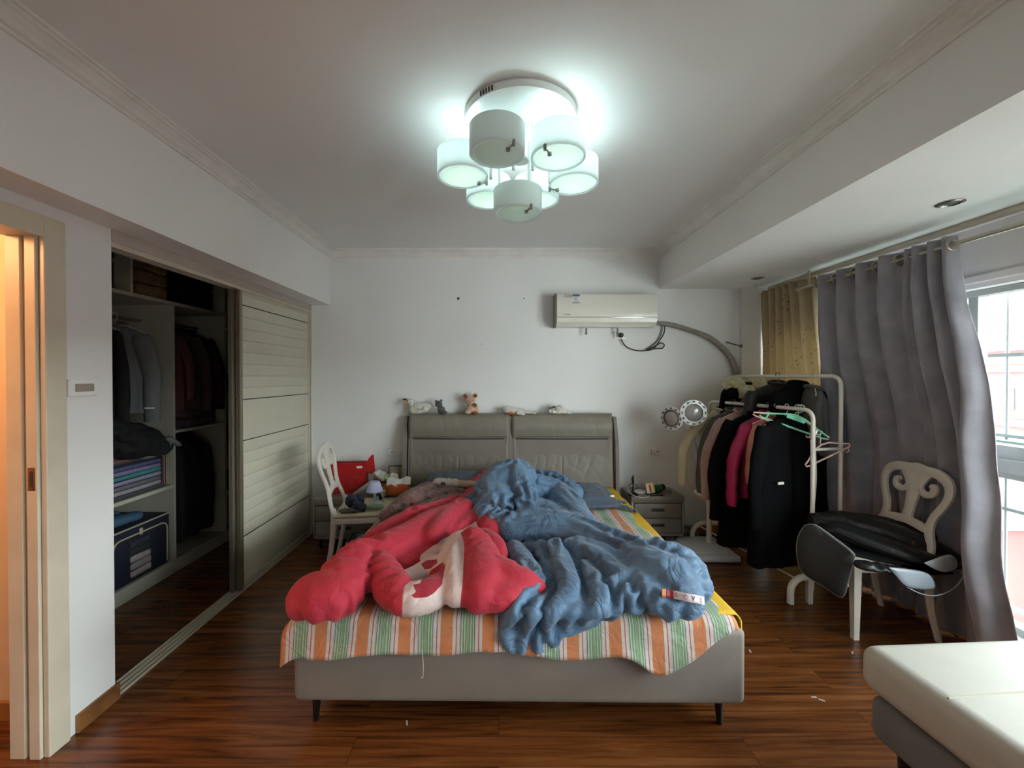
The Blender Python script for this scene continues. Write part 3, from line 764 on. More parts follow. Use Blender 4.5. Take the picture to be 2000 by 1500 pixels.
red = [
 # outer left long roll (from under the blue down to the left edge of the bed)
 R([rp(948, 972, .60, .075), rp(880, 990, .61, .085), rp(810, 1014, .61, .088), rp(758, 1038, .60, .080), rp(730, 1056, .59, .068)], .8, 0, (.5, .5)),
 # second roll
 R([rp(905, 998, .62, .09), rp(850, 1022, .62, .105), rp(785, 1060, .61, .11), rp(722, 1090, .60, .105), rp(665, 1122, .60, .095)], .8, 0, (.5, .4)),
 R([rp(900, 985, .64, .05), rp(868, 1012, .66, .055), rp(848, 1040, .65, .05), rp(835, 1052, .62, .05)], .9, 0, (.2, .5)),
 # big bulge at the left front corner
 R([rp(700, 1092, .61, .10), rp(678, 1130, .60, .115), rp(655, 1160, .585, .11), rp(622, 1170, .58, .10)], .85, 0, (.3, .8)),
 R([rp(640, 1150, .60, .09), rp(605, 1160, .58, .085), rp(590, 1185, .56, .06)], .9, 0, (.2, .8)),
 R([rp(590, 1170, .56, .045), rp(580, 1190, .50, .04), rp(577, 1200, .47, .025)], 1, 0, (.2, .8)),
 # lobe falling right of the bulge
 R([rp(725, 1085, .60, .075), rp(748, 1120, .595, .085), rp(770, 1150, .585, .085), rp(790, 1168, .575, .075)], .85, 0, (.3, .7)),
 # white panel with applique, front centre
 R([rp(783, 1165, .575, .075), rp(812, 1168, .575, .080), rp(845, 1158, .58, .078), rp(868, 1140, .58, .070)], .85, 1, (.2, .8)),
 R([rp(800, 1130, .56, .06), rp(830, 1115, .56, .06), rp(855, 1100, .56, .06)], .7, 1, (.5, .6)),
 R([rp(822, 1092, .56, .05), rp(860, 1070, .565, .055), rp(905, 1045, .57, .05), rp(940, 1025, .585, .05)], .7, 1, (.6, .4)),
 R([rp(790, 1105, .56, .05), rp(830, 1075, .57, .06), rp(880, 1040, .58, .07), rp(925, 1012, .60, .08)], .75, 0, (.6, .3)),
 R([rp(860, 1120, .58, .05), rp(874, 1090, .60, .05), rp(888, 1062, .60, .055), rp(905, 1052, .60, .05)], .9, 1, (.6, .3)),
 # right hump: white edge strip then red body with a pointed corner
 R([rp(905, 1062, .62, .06), rp(893, 1095, .62, .065), rp(890, 1130, .61, .065), rp(892, 1160, .59, .06)], .9, 1, (.6, .3)),
 R([rp(925, 1055, .64, .075), rp(940, 1090, .63, .095), rp(945, 1130, .61, .105), rp(935, 1162, .585, .09)], .85, 0, (.3, .8)),
 R([rp(945, 1105, .62, .095), rp(985, 1130, .60, .095), rp(1020, 1140, .59, .075), rp(1050, 1146, .58, .035)], .85, 0, (.1, .45)),
 R([rp(950, 1165, .575, .075), rp(990, 1160, .58, .075), rp(1020, 1150, .575, .05)], .8, 0, (.2, .4)),
 R([rp(945, 1050, .60, .06), rp(965, 1065, .60, .06), rp(975, 1085, .58, .05)], .9, 0, (.2, .8)),
 # upper end near the headboard
 R([rp(1000, 930, .66, .09), rp(955, 938, .64, .085), rp(925, 955, .60, .08)], 1.0, 0, (.2, .9)),
 R([rp(925, 970, .60, .085), rp(945, 1000, .60, .09), rp(960, 1035, .59, .08)], .85, 0, (.3, .7)),
]
def polysd(poly):
    q = [(p[0], p[1]) for p in poly]
    def f(p):
        k = (p[2]-.60)/-.95; x, y = p[0], p[1]-k*2.0; ins = False; d = 9
        for i in range(len(q)):
            x1, y1 = q[i]; x2, y2 = q[i-1]
            if (y1 > y) != (y2 > y) and x < (x2-x1)*(y-y1)/(y2-y1)+x1: ins = not ins
            t = max(0, min(1, ((x-x1)*(x2-x1)+(y-y1)*(y2-y1))/max(1e-9, (x2-x1)**2+(y2-y1)**2)))
            d = min(d, math.hypot(x-x1-t*(x2-x1), y-y1-t*(y2-y1)))
        return d if ins else -d
    return f
leafA = polysd([rp(a_, b_, .60, 0) for a_, b_ in ((835, 1118), (855, 1106), (868, 1098), (876, 1104), (872, 1122), (868, 1140), (850, 1158), (836, 1166), (812, 1168), (806, 1160), (818, 1156), (814, 1140), (828, 1138))])
leafB = polysd([rp(a_, b_, .60, 0) for a_, b_ in ((822, 1102), (832, 1094), (856, 1092), (858, 1100), (842, 1110), (828, 1112))])
def red_tag(c): return max(-1, min(1, max(leafA(c), leafB(c))/.02))
red += [
 R([rp(690, 1115, .54, .10), rp(780, 1085, .545, .11), rp(870, 1040, .55, .11), rp(930, 1000, .55, .11)], .6, 0, (.5, .3)),
 R([rp(740, 1060, .55, .09), rp(820, 1030, .56, .09), rp(900, 995, .57, .09)], .7, 0, (.6, .3)),
 R([rp(940, 975, .59, .10), rp(955, 960, .62, .10)], .9, 0, (.6, .3)),
]
creases(M_red, 7, .016, .45)
dv = duvet('red_duvet', red, M_red, .010, 3, .011, 'crumpled red duvet with a white panel lying over the left half of the bed', tagfn=red_tag, grow=.22, bend=.16, tether=.0022, grow2=.20)
M_blue = mat('blue_velvet_cover', '3d5975', .6, var=.0, vs=3, c2='6184a3', bump=.3, bs=140, sheen=.2)
creases(M_blue, 8, .022, .6)
blue = [
 # peak by the headboard
 R([rp(1010, 932, .78, .13), rp(985, 945, .74, .16), rp(968, 968, .68, .16), rp(975, 985, .66, .14)], .95, 0, (.8, .4)),
 R([rp(1005, 920, .83, .08), rp(1015, 935, .80, .08), rp(1025, 965, .72, .09), rp(1028, 990, .66, .08)], 1, 0, (.8, .4)),
 R([rp(935, 985, .62, .09), rp(955, 1012, .61, .09), rp(990, 1030, .60, .09)], .9, 0, (.3, 1.0)),
 # long roll running down to the right
 R([rp(1000, 1032, .60, .10), rp(1060, 1028, .61, .12), rp(1120, 1038, .60, .125), rp(1180, 1062, .595, .115), rp(1240, 1085, .59, .10)], .85, 0, (.9, .35)),
 # upper hump right of the peak
 R([rp(1045, 955, .66, .12), rp(1085, 965, .62, .12), rp(1110, 990, .60, .11), rp(1140, 1020, .58, .08)], .85, 0, (.7, .3)),
 R([rp(1050, 935, .68, .08), rp(1090, 945, .66, .08), rp(1120, 965, .62, .08)], .9, 0, (.5, .4)),
 # right bulge near the corner
 R([rp(1240, 1095, .60, .10), rp(1285, 1100, .61, .12), rp(1325, 1115, .61, .115), rp(1345, 1145, .59, .095)], .9, 0, (.25, .3)),
 R([rp(1270, 1110, .62, .11), rp(1310, 1135, .61, .12), rp(1330, 1165, .585, .09), rp(1345, 1180, .57, .06)], .9, 0, (.2, .3)),
 R([rp(1250, 1130, .60, .08), rp(1275, 1160, .585, .08), rp(1310, 1182, .565, .065)], .85, 0, (.2, .4)),
 # swirled roll in the middle
 R([rp(1120, 1068, .60, .05), rp(1155, 1085, .61, .06), rp(1190, 1110, .60, .068), rp(1222, 1140, .585, .075)], .9, 0, (.5, .8)),
 R([rp(1200, 1150, .575, .06), rp(1228, 1168, .57, .055), rp(1240, 1178, .55, .035)], .9, 0, (.2, 1)),
 R([rp(1130, 1060, .62, .04), rp(1180, 1078, .62, .045), rp(1215, 1100, .61, .045), rp(1240, 1125, .60, .05)], .9, 0, (.5, .6)),
]
def yp(px, py, Y, r): p = PY(px, py, Y); return (p.x, p.y, p.z, r)
blue += [
 R([rp(1005, 1072, .56, .055), rp(1028, 1110, .565, .062), rp(1044, 1150, .56, .058), rp(1012, 1188, .545, .046), yp(992, 1220, 1.70, .042), yp(990, 1246, 1.668, .034), yp(1002, 1266, 1.664, .022)], .8, 0, (1.0, .2)),
 R([rp(1058, 1072, .565, .036), rp(1070, 1110, .555, .036), rp(1072, 1160, .545, .036), rp(1042, 1193, .545, .042), yp(1024, 1224, 1.70, .038), yp(1017, 1250, 1.668, .030), yp(1020, 1268, 1.664, .020)], .85, 0, (1.0, .2)),
 R([rp(1088, 1074, .59, .05), rp(1100, 1112, .59, .056), rp(1112, 1158, .575, .054), rp(1078, 1196, .545, .040), yp(1060, 1225, 1.70, .034), yp(1050, 1248, 1.668, .026), yp(1046, 1264, 1.664, .018)], .85, 0, (1.0, .2)),
 R([rp(1122, 1092, .575, .036), rp(1136, 1132, .56, .038), rp(1142, 1172, .55, .036), rp(1114, 1196, .545, .038), yp(1096, 1222, 1.70, .030), yp(1086, 1242, 1.67, .022)], .85, 0, (1.0, .2)),
 R([rp(1148, 1114, .585, .05), rp(1168, 1150, .575, .058), rp(1172, 1180, .56, .050), rp(1148, 1198, .54, .036), yp(1130, 1218, 1.70, .026), yp(1122, 1232, 1.675, .018)], .85, 0, (1.0, .2)),
 R([rp(1196, 1165, .56, .045), rp(1196, 1185, .545, .04), yp(1178, 1202, 1.71, .028)], .85, 0, (1.0, .2)),
]
def bclamp(x, y, z):
    if y > 1.76: z = max(z, .507)
    return (x, y, z)
blue += [
 R([rp(1000, 1000, .57, .14), rp(1060, 1000, .56, .13), rp(1120, 1030, .55, .12)], .7, 0, (.6, .5)),
 R([rp(1030, 1075, .53, .06), rp(1100, 1080, .535, .07), rp(1160, 1100, .54, .08)], .6, 0, (.2, .9)),
 R([rp(1035, 1115, .53, .06), rp(1100, 1120, .53, .08), rp(1170, 1140, .53, .09), rp(1240, 1160, .53, .08)], .55, 0, (.2, 1)),
 R([rp(1030, 1165, .52, .06), rp(1090, 1165, .52, .08), rp(1150, 1175, .52, .08), rp(1200, 1185, .52, .05)], .5, 0, (.2, 1)),
 R([yp(1005, 1208, 1.72, .05), yp(1060, 1208, 1.72, .05), yp(1120, 1204, 1.72, .05), yp(1180, 1196, 1.72, .04)], .8, 0, (.2, 1)),
 R([yp(1000, 1235, 1.685, .038), yp(1050, 1235, 1.685, .038), yp(1100, 1228, 1.685, .036), yp(1160, 1210, 1.69, .03)], .9, 0, (.2, 1)),
 R([yp(998, 1255, 1.675, .026), yp(1040, 1258, 1.675, .026), yp(1085, 1248, 1.675, .022)], .9, 0, (.2, 1)),
]
db = duvet('blue_duvet', blue, M_blue, .009, 3, .013, 'crumpled blue velvet duvet cover heaped from the headboard to the right foot corner', clampfn=bclamp, grow=.42, bend=.12, tether=.0022)
# care ribbon on the blue cover
# ------------------------------------------------------------------ ceiling lamp
M_shade = mat('lamp_white_glass', (.80, .84, .82), .25, var=.01, trans=.0)
def glass_mat(name, base, tr, em=None, es=0):
    m, N, L, b = new_mat(name)
    b.inputs['Base Color'].default_value = rgb(base); b.inputs['Roughness'].default_value = .25
    t_ = N.new('ShaderNodeBsdfTranslucent'); t_.inputs[0].default_value = rgb(base); x_ = N.new('ShaderNodeMixShader'); x_.inputs[0].default_value = tr
    L.new(b.outputs[0], x_.inputs[1]); L.new(t_.outputs[0], x_.inputs[2]); L.new(x_.outputs[0], N['Material Output'].inputs[0])
    if em: b.inputs['Emission Color'].default_value = rgb(em); b.inputs['Emission Strength'].default_value = es
    return m
M_shade = glass_mat('lamp_opal_glass', (.86, .90, .89), .5)
M_frost = glass_mat('lamp_frosted_disc', (.78, .82, .76), .6)
M_rim = glass_mat('lamp_clear_rim', (.9, .94, .93), .5)
M_bulb = mat('lit_bulb', (1, 1, 1), .3, emit=(.82, 1, .97), es=5)
M_lampm = mat('lamp_white_metal', (.82, .86, .84), .3)
lampc = PZ(1016, 241, CZ-.03)
lamp = thing('ceiling_lamp', 'white round ceiling lamp carrying seven drum glass shades, five of them lit', 'ceiling lamp', (lampc.x, lampc.y, CZ))
lc = Vector((lampc.x, lampc.y, CZ))
bm = BM(); lathe(bm, [(0, -.045), (.235, -.045), (.255, -.038), (.258, -.012), (.25, 0)], (0, 0, 0), 56); obj('ceiling_plate', bm, M_lampm, lamp)
bm = BM()
for k in range(5):
    a = math.radians(228+k*3.2); box(bm, (-.003, -.002, -.012), (.003, .002, .008), 0, 1, Matrix.Translation((.2585*math.cos(a), .2585*math.sin(a), -.022)) @ Matrix.Rotation(a+PI/2, 4, 'Z'))
obj('vent_slots', bm, M_dark, lamp)
drums = [(971, 301, 2.440, 0), (1090, 309, 2.440, 1), (904, 346, 2.425, 1), (1120, 361, 2.43, 1), (954, 392, 2.44, 1), (1048, 393, 2.44, 1), (1011, 418, 2.295, 0)]
for i, (px, py, z, lit) in enumerate(drums):
    p = PZ(px, py, z); q = p-lc; Rr = .118; H = .112
    bm = BM(); lathe(bm, [(Rr, 0), (Rr, H), (Rr-.004, H+.003), (Rr-.009, H), (Rr-.009, 0), (Rr-.004, -.003), (Rr, 0)], q, 48, caps=False)
    sh_ = obj('lamp_shade', bm, M_shade, lamp)
    bm = BM(); lathe(bm, [(Rr-.010, .004), (Rr-.010, .010), (Rr-.027, .010), (Rr-.027, .004), (Rr-.010, .004)], q, 40, caps=False); obj('shade_rim', bm, M_rim, sh_)
    bm = BM(); lathe(bm, [(0, -.020), (Rr*.35, -.018), (Rr*.62, -.011), (Rr*.78, .0), (Rr*.78, .005), (Rr*.62, -.006), (Rr*.35, -.013), (0, -.015)], q, 40, caps=False); obj('diffuser_disc', bm, M_frost, sh_)
    # post, arm and clips
    bm = BM(); a = math.atan2(q.y, q.x) if i < 6 else 0
    c_ = Vector((q.x-math.cos(a)*(Rr+.012), q.y-math.sin(a)*(Rr+.012), 0)) if i < 6 else Vector((q.x+.05, q.y+Rr*.6, 0))
    if i < 6: tube(bm, [c_+Vector((0, 0, -.04)), c_+Vector((0, 0, q.z-.012))], .007, 8)
    else: tube(bm, [Vector((q.x+.06, q.y+.02, -.04)), Vector((q.x+.06, q.y+.02, q.z+H*.2))], .011, 10)
    obj('support_rod', bm, M_lampm, lamp)
    bm = BM(); ca = math.radians([-55, 235, 20, 165, 60, 120, -60][i])
    e0 = q+Vector((math.cos(ca)*(Rr-.002), math.sin(ca)*(Rr-.002), -.006)); e1 = q+Vector((math.cos(ca)*Rr*.66, math.sin(ca)*Rr*.66, -.016))
    tube(bm, [e0, e1], .0035, 6); tube(bm, [e0+Vector((0, 0, -.012)), e0+Vector((0, 0, .012))], .007, 8); tube(bm, [e1+Vector((0, 0, -.006)), e1+Vector((0, 0, .006))], .009, 8)
    obj('clip', bm, M_rail, lamp)
    if lit:
        bm = BM(); lathe(bm, [(0, 0), (.016, .002), (.022, .02), (.020, .05), (0, .06)], q+Vector((0, 0, .018)), 16); obj('bulb', bm, M_bulb, sh_)
        l_ = bpy.data.lights.new('ceiling_bulb', 'POINT'); l_.energy = .36; l_.color = (.72, .98, 1.0); l_.shadow_soft_size = .025
        lo_ = bpy.data.objects.new('ceiling_bulb', l_); COL.objects.link(lo_); lo_.location = p+Vector((0, 0, .088))
bm = BM(); tube(bm, [Vector((0, 0, -.04)), Vector((0, 0, -.20))], .012, 10); lathe(bm, [(0, -.21), (.04, -.205), (.04, -.195), (0, -.19)], (0, 0, 0), 20)
obj('centre_stem', bm, M_lampm, lamp)

# ------------------------------------------------------------------ air conditioner
p0 = PY(1088, 604, 3.72); p1_ = PY(1284, 604, 3.72); acz = p0.z
ac = thing('air_conditioner', 'white wall mounted split air conditioner above the headboard', 'air conditioner', ((p0.x+p1_.x)/2, BY, acz))
w = (p1_.x-p0.x)/2; M_ac = mat('ac_white_plastic', 'ddd8cc', .28, var=.01, coat=.3); M_acd = mat('ac_grey_end', '7d7b74', .5)
pf = [(0, .145), (-.13, .150), (-.165, .142), (-.178, .12), (-.182, -.02), (-.180, -.075), (-.168, -.115), (-.135, -.145), (-.08, -.155), (0, -.15)]
bm = BM(); prism(bm, pf, lambda a, b, t: Vector((t, a, b)), -w, w); o = obj('body', bm, M_ac, ac, angle=30)
bm = BM(); prism(bm, [(a*1.0, b*1.02) for a, b in pf], lambda a, b, t: Vector((t, a, b)), -w-.012, -w+.001); obj('end_cap', bm, M_acd, ac)
bm = BM(); box(bm, (-w, -.188, -.076), (w, -.176, -.070), .001); obj('chrome_strip', bm, M_chrome, ac)
bm = BM(); box(bm, (-w+.14, -.1835, .055), (-w+.205, -.1805, .135)); lab_ = obj('energy_label', bm, mat('label_white', 'e4e2dc', .5), ac, label='blue and white energy label')
for z0, z1 in ((.115, .135), (.055, .062)):
    bm = BM(); box(bm, (-w+.14, -.1845, z0), (-w+.205, -.1832, z1)); obj('label_band', bm, mat('label_blue', '2f6f9e', .5), lab_)
for k, (z0, x1, c) in enumerate(((.101, .19, '6b5a50'), (.092, .178, 'b04a3a'), (.083, .195, '8a8a86'), (.075, .195, '8a8a86'), (.067, .195, '8a8a86'))):
    bm = BM(); box(bm, (-w+.150, -.1842, z0), (-w+x1, -.1834, z0+.004)); obj('label_print', bm, mat('label_print_%d' % k, c, .6), lab_)
bm = text_bm('Zyqe', .038); M4 = Matrix.Translation((-w+.098, -.184, .122)) @ Matrix.Rotation(PI/2, 4, 'X'); bm.transform(M4); obj('series_lettering', bm, mat('grey_print', '8f8d86', .5), ac, label='grey series lettering')
bm = text_bm('Midea', .020); bm.transform(Matrix.Translation((-w+.10, -.183, -.048)) @ Matrix.Rotation(PI/2, 4, 'X'));
tube(bm, [Vector((-w+.068+.008*math.cos(a), -.183, -.046+.008*math.sin(a))) for a in [PI*.3+1.5*PI*k/12 for k in range(13)]], .001, 5)
obj('brand_lettering', bm, MC['grey_print'], ac, label='small grey brand lettering')
bm = BM(); 
def starp(cx, cz, r, n=5):
    return [(cx+(r if k % 2 == 0 else r*.42)*math.sin(PI*k/n), cz+(r if k % 2 == 0 else r*.42)*math.cos(PI*k/n)) for k in range(2*n)]
prism(bm, starp(w-.035, -.042, .022), lambda a, b, t: Vector((a, -.1815-t, b)), 0, .003)
prism(bm, starp(w-.065, -.055, .010), lambda a, b, t: Vector((a, -.1815-t, b)), 0, .003)
prism(bm, [(w-.13, -.070), (w-.02, -.070), (w-.05, -.058), (w-.10, -.06)], lambda a, b, t: Vector((a, -.1815-t, b)), 0, .002)
obj('star_sticker', bm, mat('white_sticker', 'f0efe8', .3), ac, label='white star sticker')
bm = BM(); box(bm, (-w+.05, -.150, -.152), (w-.06, -.10, -.146), .002); obj('air_louvre', bm, M_plast, ac)
# two grey clips hanging under the unit
for px in (1145, 1206):
    p = PY(px, 645, BY-.06); bm = BM(); box(bm, (-.008, -.003, -.035), (.008, .003, .02), .002); box(bm, (-.012, -.006, -.04), (.010, .006, -.022), .003)
    o = obj('mounting_clip', bm, mat('clip_grey', '6a665f', .6), ac); o.location = p-Vector(ac.location)
# wall outlets
def outlet(label, px, py, wd, hh, Y=BY, double=True, group='wall sockets on the back wall'):
    p = PY(px, py, Y); t = thing('wall_socket', label, 'wall socket', (p.x, Y, p.z), group=group)
    bm = BM(); box(bm, (-wd/2, -.010, -hh/2), (wd/2, 0, hh/2), .003, 2); obj('face_plate', bm, M_plast, t)
    bm = BM()
    cs = [(-wd/4, 0), (wd/4, 0)] if double else [(0, 0)]
    for cx, cz in cs:
        for dx, dz in ((0, .012), (-.009, -.008), (.009, -.008)): box(bm, (cx+dx-.0022, -.0112, cz+dz-.006), (cx+dx+.0022, -.0095, cz+dz+.006))
    obj('slots', bm, M_dark, t); return t, p
ot, po = outlet('white wall socket just under the air conditioner with a black plug in it', 1211, 655, .115, .075)
M_cable = mat('dark_grey_cable', '2f2c2a', .5)
pc = thing('power_plug', 'black plug and looping cable of the air conditioner', 'power cable', tuple(PY(1212, 655, BY-.02)))
bm = BM(); lathe(bm, [(0, 0), (.022, .002), (.024, .018), (.014, .03), (.008, .032)], (0, 0, 0), 16, rot(PI/2, 0, 0)); obj('plug', bm, M_cable, pc)
bm = BM(); L0_ = Vector(pc.location)
pts = [PY(x, y, BY-.03)-L0_ for x, y in ((1213, 662), (1222, 676), (1240, 684), (1258, 685), (1276, 681), (1288, 665), (1297, 650), (1298, 636))]
tube(bm, pts, .0055, 8, sm=5); pts = [PY(x, y, BY-.035)-L0_ for x, y in ((1262, 683), (1280, 681), (1294, 680), (1297, 673), (1290, 670), (1276, 678), (1262, 682))]
tube(bm, pts, .0055, 8, sm=5); pts = [PY(x, y, BY-.02)-L0_ for x, y in ((1266, 681), (1284, 665), (1292, 650), (1293, 636))]
tube(bm, pts, .004, 8, sm=5); obj('cable', bm, M_cable, pc)
# insulated pipe
M_pipe = mat('pipe_wrap_grey', '8c867d', .7, var=.12, vs=30, bump=.4, bs=60)
pts = [PY(x, y, BY-.04) for x, y in ((1280, 631), (1310, 634), (1345, 644), (1380, 657), (1405, 674), (1424, 695), (1434, 715), (1438, 735), (1439, 760))]
bm = BM(); tube(bm, pts, [.019, .022, .022, .024, .024, .026, .028, .027, .027], 10, sm=6)
tag(obj('air_conditioner_pipe', bm, M_pipe), 'grey wrapped pipe curving from the air conditioner down the back wall', 'pipe')
bm = BM(); a_ = PY(1418, 668, BY-.02); b_ = PY(1446, 676, BY-.07); tube(bm, [a_, b_], .006, 8); tube(bm, [b_, b_+Vector((.004, -.012, 0))], .017, 10)
tag(obj('wall_hook', bm, mat('hook_metal', '6e645c', .4)), 'small metal hook rod sticking out beside the grey pipe', 'hook')
outlet('white wall socket between headboard and clothes rack above the right nightstand', 1278, 880, .115, .072, double=True)
ot2, _ = outlet('long white wall socket strip left of the headboard', 777, 882, .19, .062, double=True)

# ------------------------------------------------------------------ nightstands
M_night = mat('nightstand_taupe', '7f786f', .45, var=.03, bump=.05, bs=90)
M_nhandle = mat('nightstand_handle', '2c2927', .5)
def nightstand(label, x0, x1, yf, zt):
    t = thing('nightstand', label, 'nightstand', ((x0+x1)/2, (yf+BY-.03)/2, 0), group='nightstands')
    w = (x1-x0)/2; d = (BY-.03-yf)/2
    bm = BM(); box(bm, (-w, -d, zt-.055), (w, d, zt), .006); box(bm, (-w, -d+.0, .10), (-w+.022, d, zt-.05), .003); box(bm, (w-.022, -d, .10), (w, d, zt-.05), .003); box(bm, (-w+.01, d-.02, .10), (w-.01, d, zt-.05)); box(bm, (-w+.0, -d, .10), (w, d, .125), .003)
    obj('cabinet', bm, M_night, t)
    hh = (zt-.06-.13)/2
    for k in range(2):
        z = .128+k*(hh+.004)
        bm = BM(); box(bm, (-w+.028, -d-.004, z), (w-.028, d-.05, z+hh-.004), .004); dr = obj('drawer', bm, M_night, t)
        bm = BM(); box(bm, (-.055, -d-.012, z+hh*.45), (.055, -d+.002, z+hh*.45+.026), .003); obj('handle', bm, M_nhandle, dr)
    for sx_ in (-1, 1):
        for sy_ in (-1, 1):
            bm = BM(); tube(bm, [(sx_*(w-.05), sy_*(d-.05), .10), (sx_*(w-.05), sy_*(d-.05), 0)], [.018, .012], 10); obj('leg', bm, M_black, t)
    return t
pa = PY(1233, 970, 3.57); pb = PY(1337, 970, 3.57)
NZ = pa.z
nightstand('taupe two drawer nightstand right of the bed, phone holder on top', pa.x, pb.x, 3.57, NZ)
nightstand('taupe nightstand left of the bed behind the white chair, heaped with clutter', -1.60, -1.04, 3.50, NZ)

# ------------------------------------------------------------------ carved white chair
M_chair = mat('chair_cream_white', 'd9d3c8', .38, var=.02, coat=.2)
M_seat = mat('chair_seat_cushion', 'c9bf9d', .7, var=.05, bump=.3, bs=30)
def chair(label, loc, rz, cushion=True):
    """faces local -Y ; back at +Y"""
    t = thing('dining_chair', label, 'chair', loc, rz, 'white carved-back chairs')
    bm = BM(); box(bm, (-.205, -.215, .385), (.205, .20, .435), .010, 2); obj('seat_frame', bm, M_chair, t)
    bm = BM(); box(bm, (-.215, -.225, .435), (.215, .20, .462), .012, 3); obj('seat', bm, M_seat if cushion else M_chair, t)
    for s in (-1, 1):
        bm = BM(); tube(bm, [(s*.185, -.195, .42), (s*.185, -.195, 0)], [.030, .020], 4, sm=3); 
        bmesh.ops.rotate(bm, verts=bm.verts, cent=(s*.185, -.195, 0), matrix=Matrix.Rotation(PI/4, 3, 'Z')); obj('leg', bm, M_chair, t, angle=30)
        bm = BM(); tube(bm, [(s*.185, .26, 0), (s*.185, .215, .2), (s*.187, .195, .42), (s*.187, .20, .50)], [.016, .020, .024, .020], 8, sm=4); obj('leg', bm, M_chair, t)
    # back: carved lyre shaped board, outline and two open scrolls
    lean = lambda z: .20+.10*(z-.47)/.5 + .02*math.sin((z-.47)*5)
    def bp(bm, pts, r, closed=False, sm=6, th=.013):
        pts = [(a_, .47+(b_-.47)*.95) for a_, b_ in pts]
        """flat band following pts (x, z) of half width r, thickness 2*th"""
        if closed: Q = pts
        else: Q = spline([list(p)+[rr] for p, rr in zip(pts, r)], sm)
        prev = None; first = None; n = len(Q)
        for i, q in enumerate(Q):
            a = Q[max(0, i-1)]; b = Q[min(n-1, i+1)]; tx, tz = b[0]-a[0], b[1]-a[1]; l = math.hypot(tx, tz) or 1; nx, nz_ = -tz/l, tx/l; w_ = q[2]
            ring = []
            for k in range(8):
                an = 2*PI*k/8+PI/8; u_ = math.copysign(abs(math.cos(an))**.6, math.cos(an))*w_; v_ = math.copysign(abs(math.sin(an))**.6, math.sin(an))*th
                X = q[0]+nx*u_; Z = q[1]+nz_*u_; ring.append(bm.verts.new((X, lean(Z)+v_, Z)))
            if prev:
                for k in range(8): bm.faces.new((prev[k], prev[(k+1) % 8], ring[(k+1) % 8], ring[k]))
            else: bm.faces.new(ring[::-1])
            prev = ring
        bm.faces.new(prev)
    bm = BM()
    for s in (-1, 1):
        # outer stile: up from the seat, pinched at the waist, swelling to the shoulders
        bp(bm, [(s*.190, .47), (s*.178, .54), (s*.145, .62), (s*.150, .70), (s*.190, .79), (s*.205, .86), (s*.185, .92), (s*.13, .955), (s*.06, .962), (0, .965)], [.020, .021, .024, .022, .021, .024, .028, .028, .028, .030])
        bp(bm, [(s*.06, .955), (s*.04, .93), (s*.035, .90)], [.02, .03, .036])
        # inner curl of the scroll
    obj('back_frame', bm, M_chair, t, angle=50)
    bm = BM()
    for s in (-1, 1): bp(bm, [(s*.030, .86), (s*.052, .828), (s*.085, .818), (s*.115, .835), (s*.118, .868), (s*.098, .880)], [.020, .018, .018, .020, .020, .012])
    obj('scroll', bm, M_chair, t, angle=50)
    bm = BM()
    bp(bm, [(0, .955), (0, .90), (0, .85), (0, .76), (0, .68), (0, .635)], [.115, .075, .052, .034, .030, .044])
    obj('centre_splat', bm, M_chair, t, angle=50)
    bm = BM(); bp(bm, [(-.15, .618), (-.07, .632), (0, .640), (.07, .632), (.15, .618)], [.022, .024, .024, .024, .022]); obj('lower_rail', bm, M_chair, t)
    bm = BM(); bp(bm, [(-.10, .955), (-.05, .972), (0, .982), (.05, .972), (.10, .955)], [.012, .016, .018, .016, .012]); obj('crest', bm, M_chair, t)
    return t
chair('white carved-back chair left of the bed holding a toy lamp and blue pouches', (-1.075, 3.28, 0), math.radians(90+8))
chair('white carved-back chair by the window holding a folded black massage cushion', (2.235, 2.50, 0), math.radians(-90-3), cushion=False)

# ------------------------------------------------------------------ double garment rack
M_rack = mat('rack_white_tube', 'd8d3c8', .35)
RA = math.atan2(1.89-2.07, .98)          # rail direction leans to the left going back
rackL = 1.0
rack = thing('garment_rack', 'white tubular double garment rack with a low and a high rail', 'garment rack', (2.175, 2.72, 0), -RA)
xl, xh = -.105, .115
for nm, x, z in (('low_rail', xl, 1.275), ('high_rail', xh, 1.50)):
    bm = BM(); c = .06
    pts = [(x, 0, .09)] + [(x, 0, z-c)] + [(x, c*(1-math.cos(a)), z-c+c*math.sin(a)) for a in [PI/8*k for k in range(1, 4)]] + [(x, c, z), (x, rackL-c, z)] + [(x, rackL-c+c*math.sin(a), z-c+c*math.cos(a)) for a in [PI/8*k for k in range(1, 4)]] + [(x, rackL, z-c), (x, rackL, .09)]
    tube(bm, pts, .0135, 12); obj(nm, bm, M_rack, rack)
for y in (0, rackL):
    bm = BM(); tube(bm, [(xl, y, 1.015), (xh, y, 1.015)], .010, 10); obj('crossbar', bm, M_rack, rack)
    bm = BM(); pts = [(-.27, y, .012), (-.27, y, .09)] + [(-.27+.10*(1-math.cos(a)), y, .09+.085*math.sin(a)) for a in [PI/12*k for k in range(1, 7)]] + [(.17, y, .175)] + [(.17+.10*math.sin(a), y, .09+.085*math.cos(a)) for a in [PI/12*k for k in range(1, 7)]] + [(.27, y, .012)]
    tube(bm, pts, .021, 12); obj('foot', bm, M_rack, rack)
for x in (-.20, .0, .20):
    bm = BM(); tube(bm, [(x, -.0, .155), (x, rackL, .155)], .006, 8); obj('shelf_bar', bm, M_rack, rack)

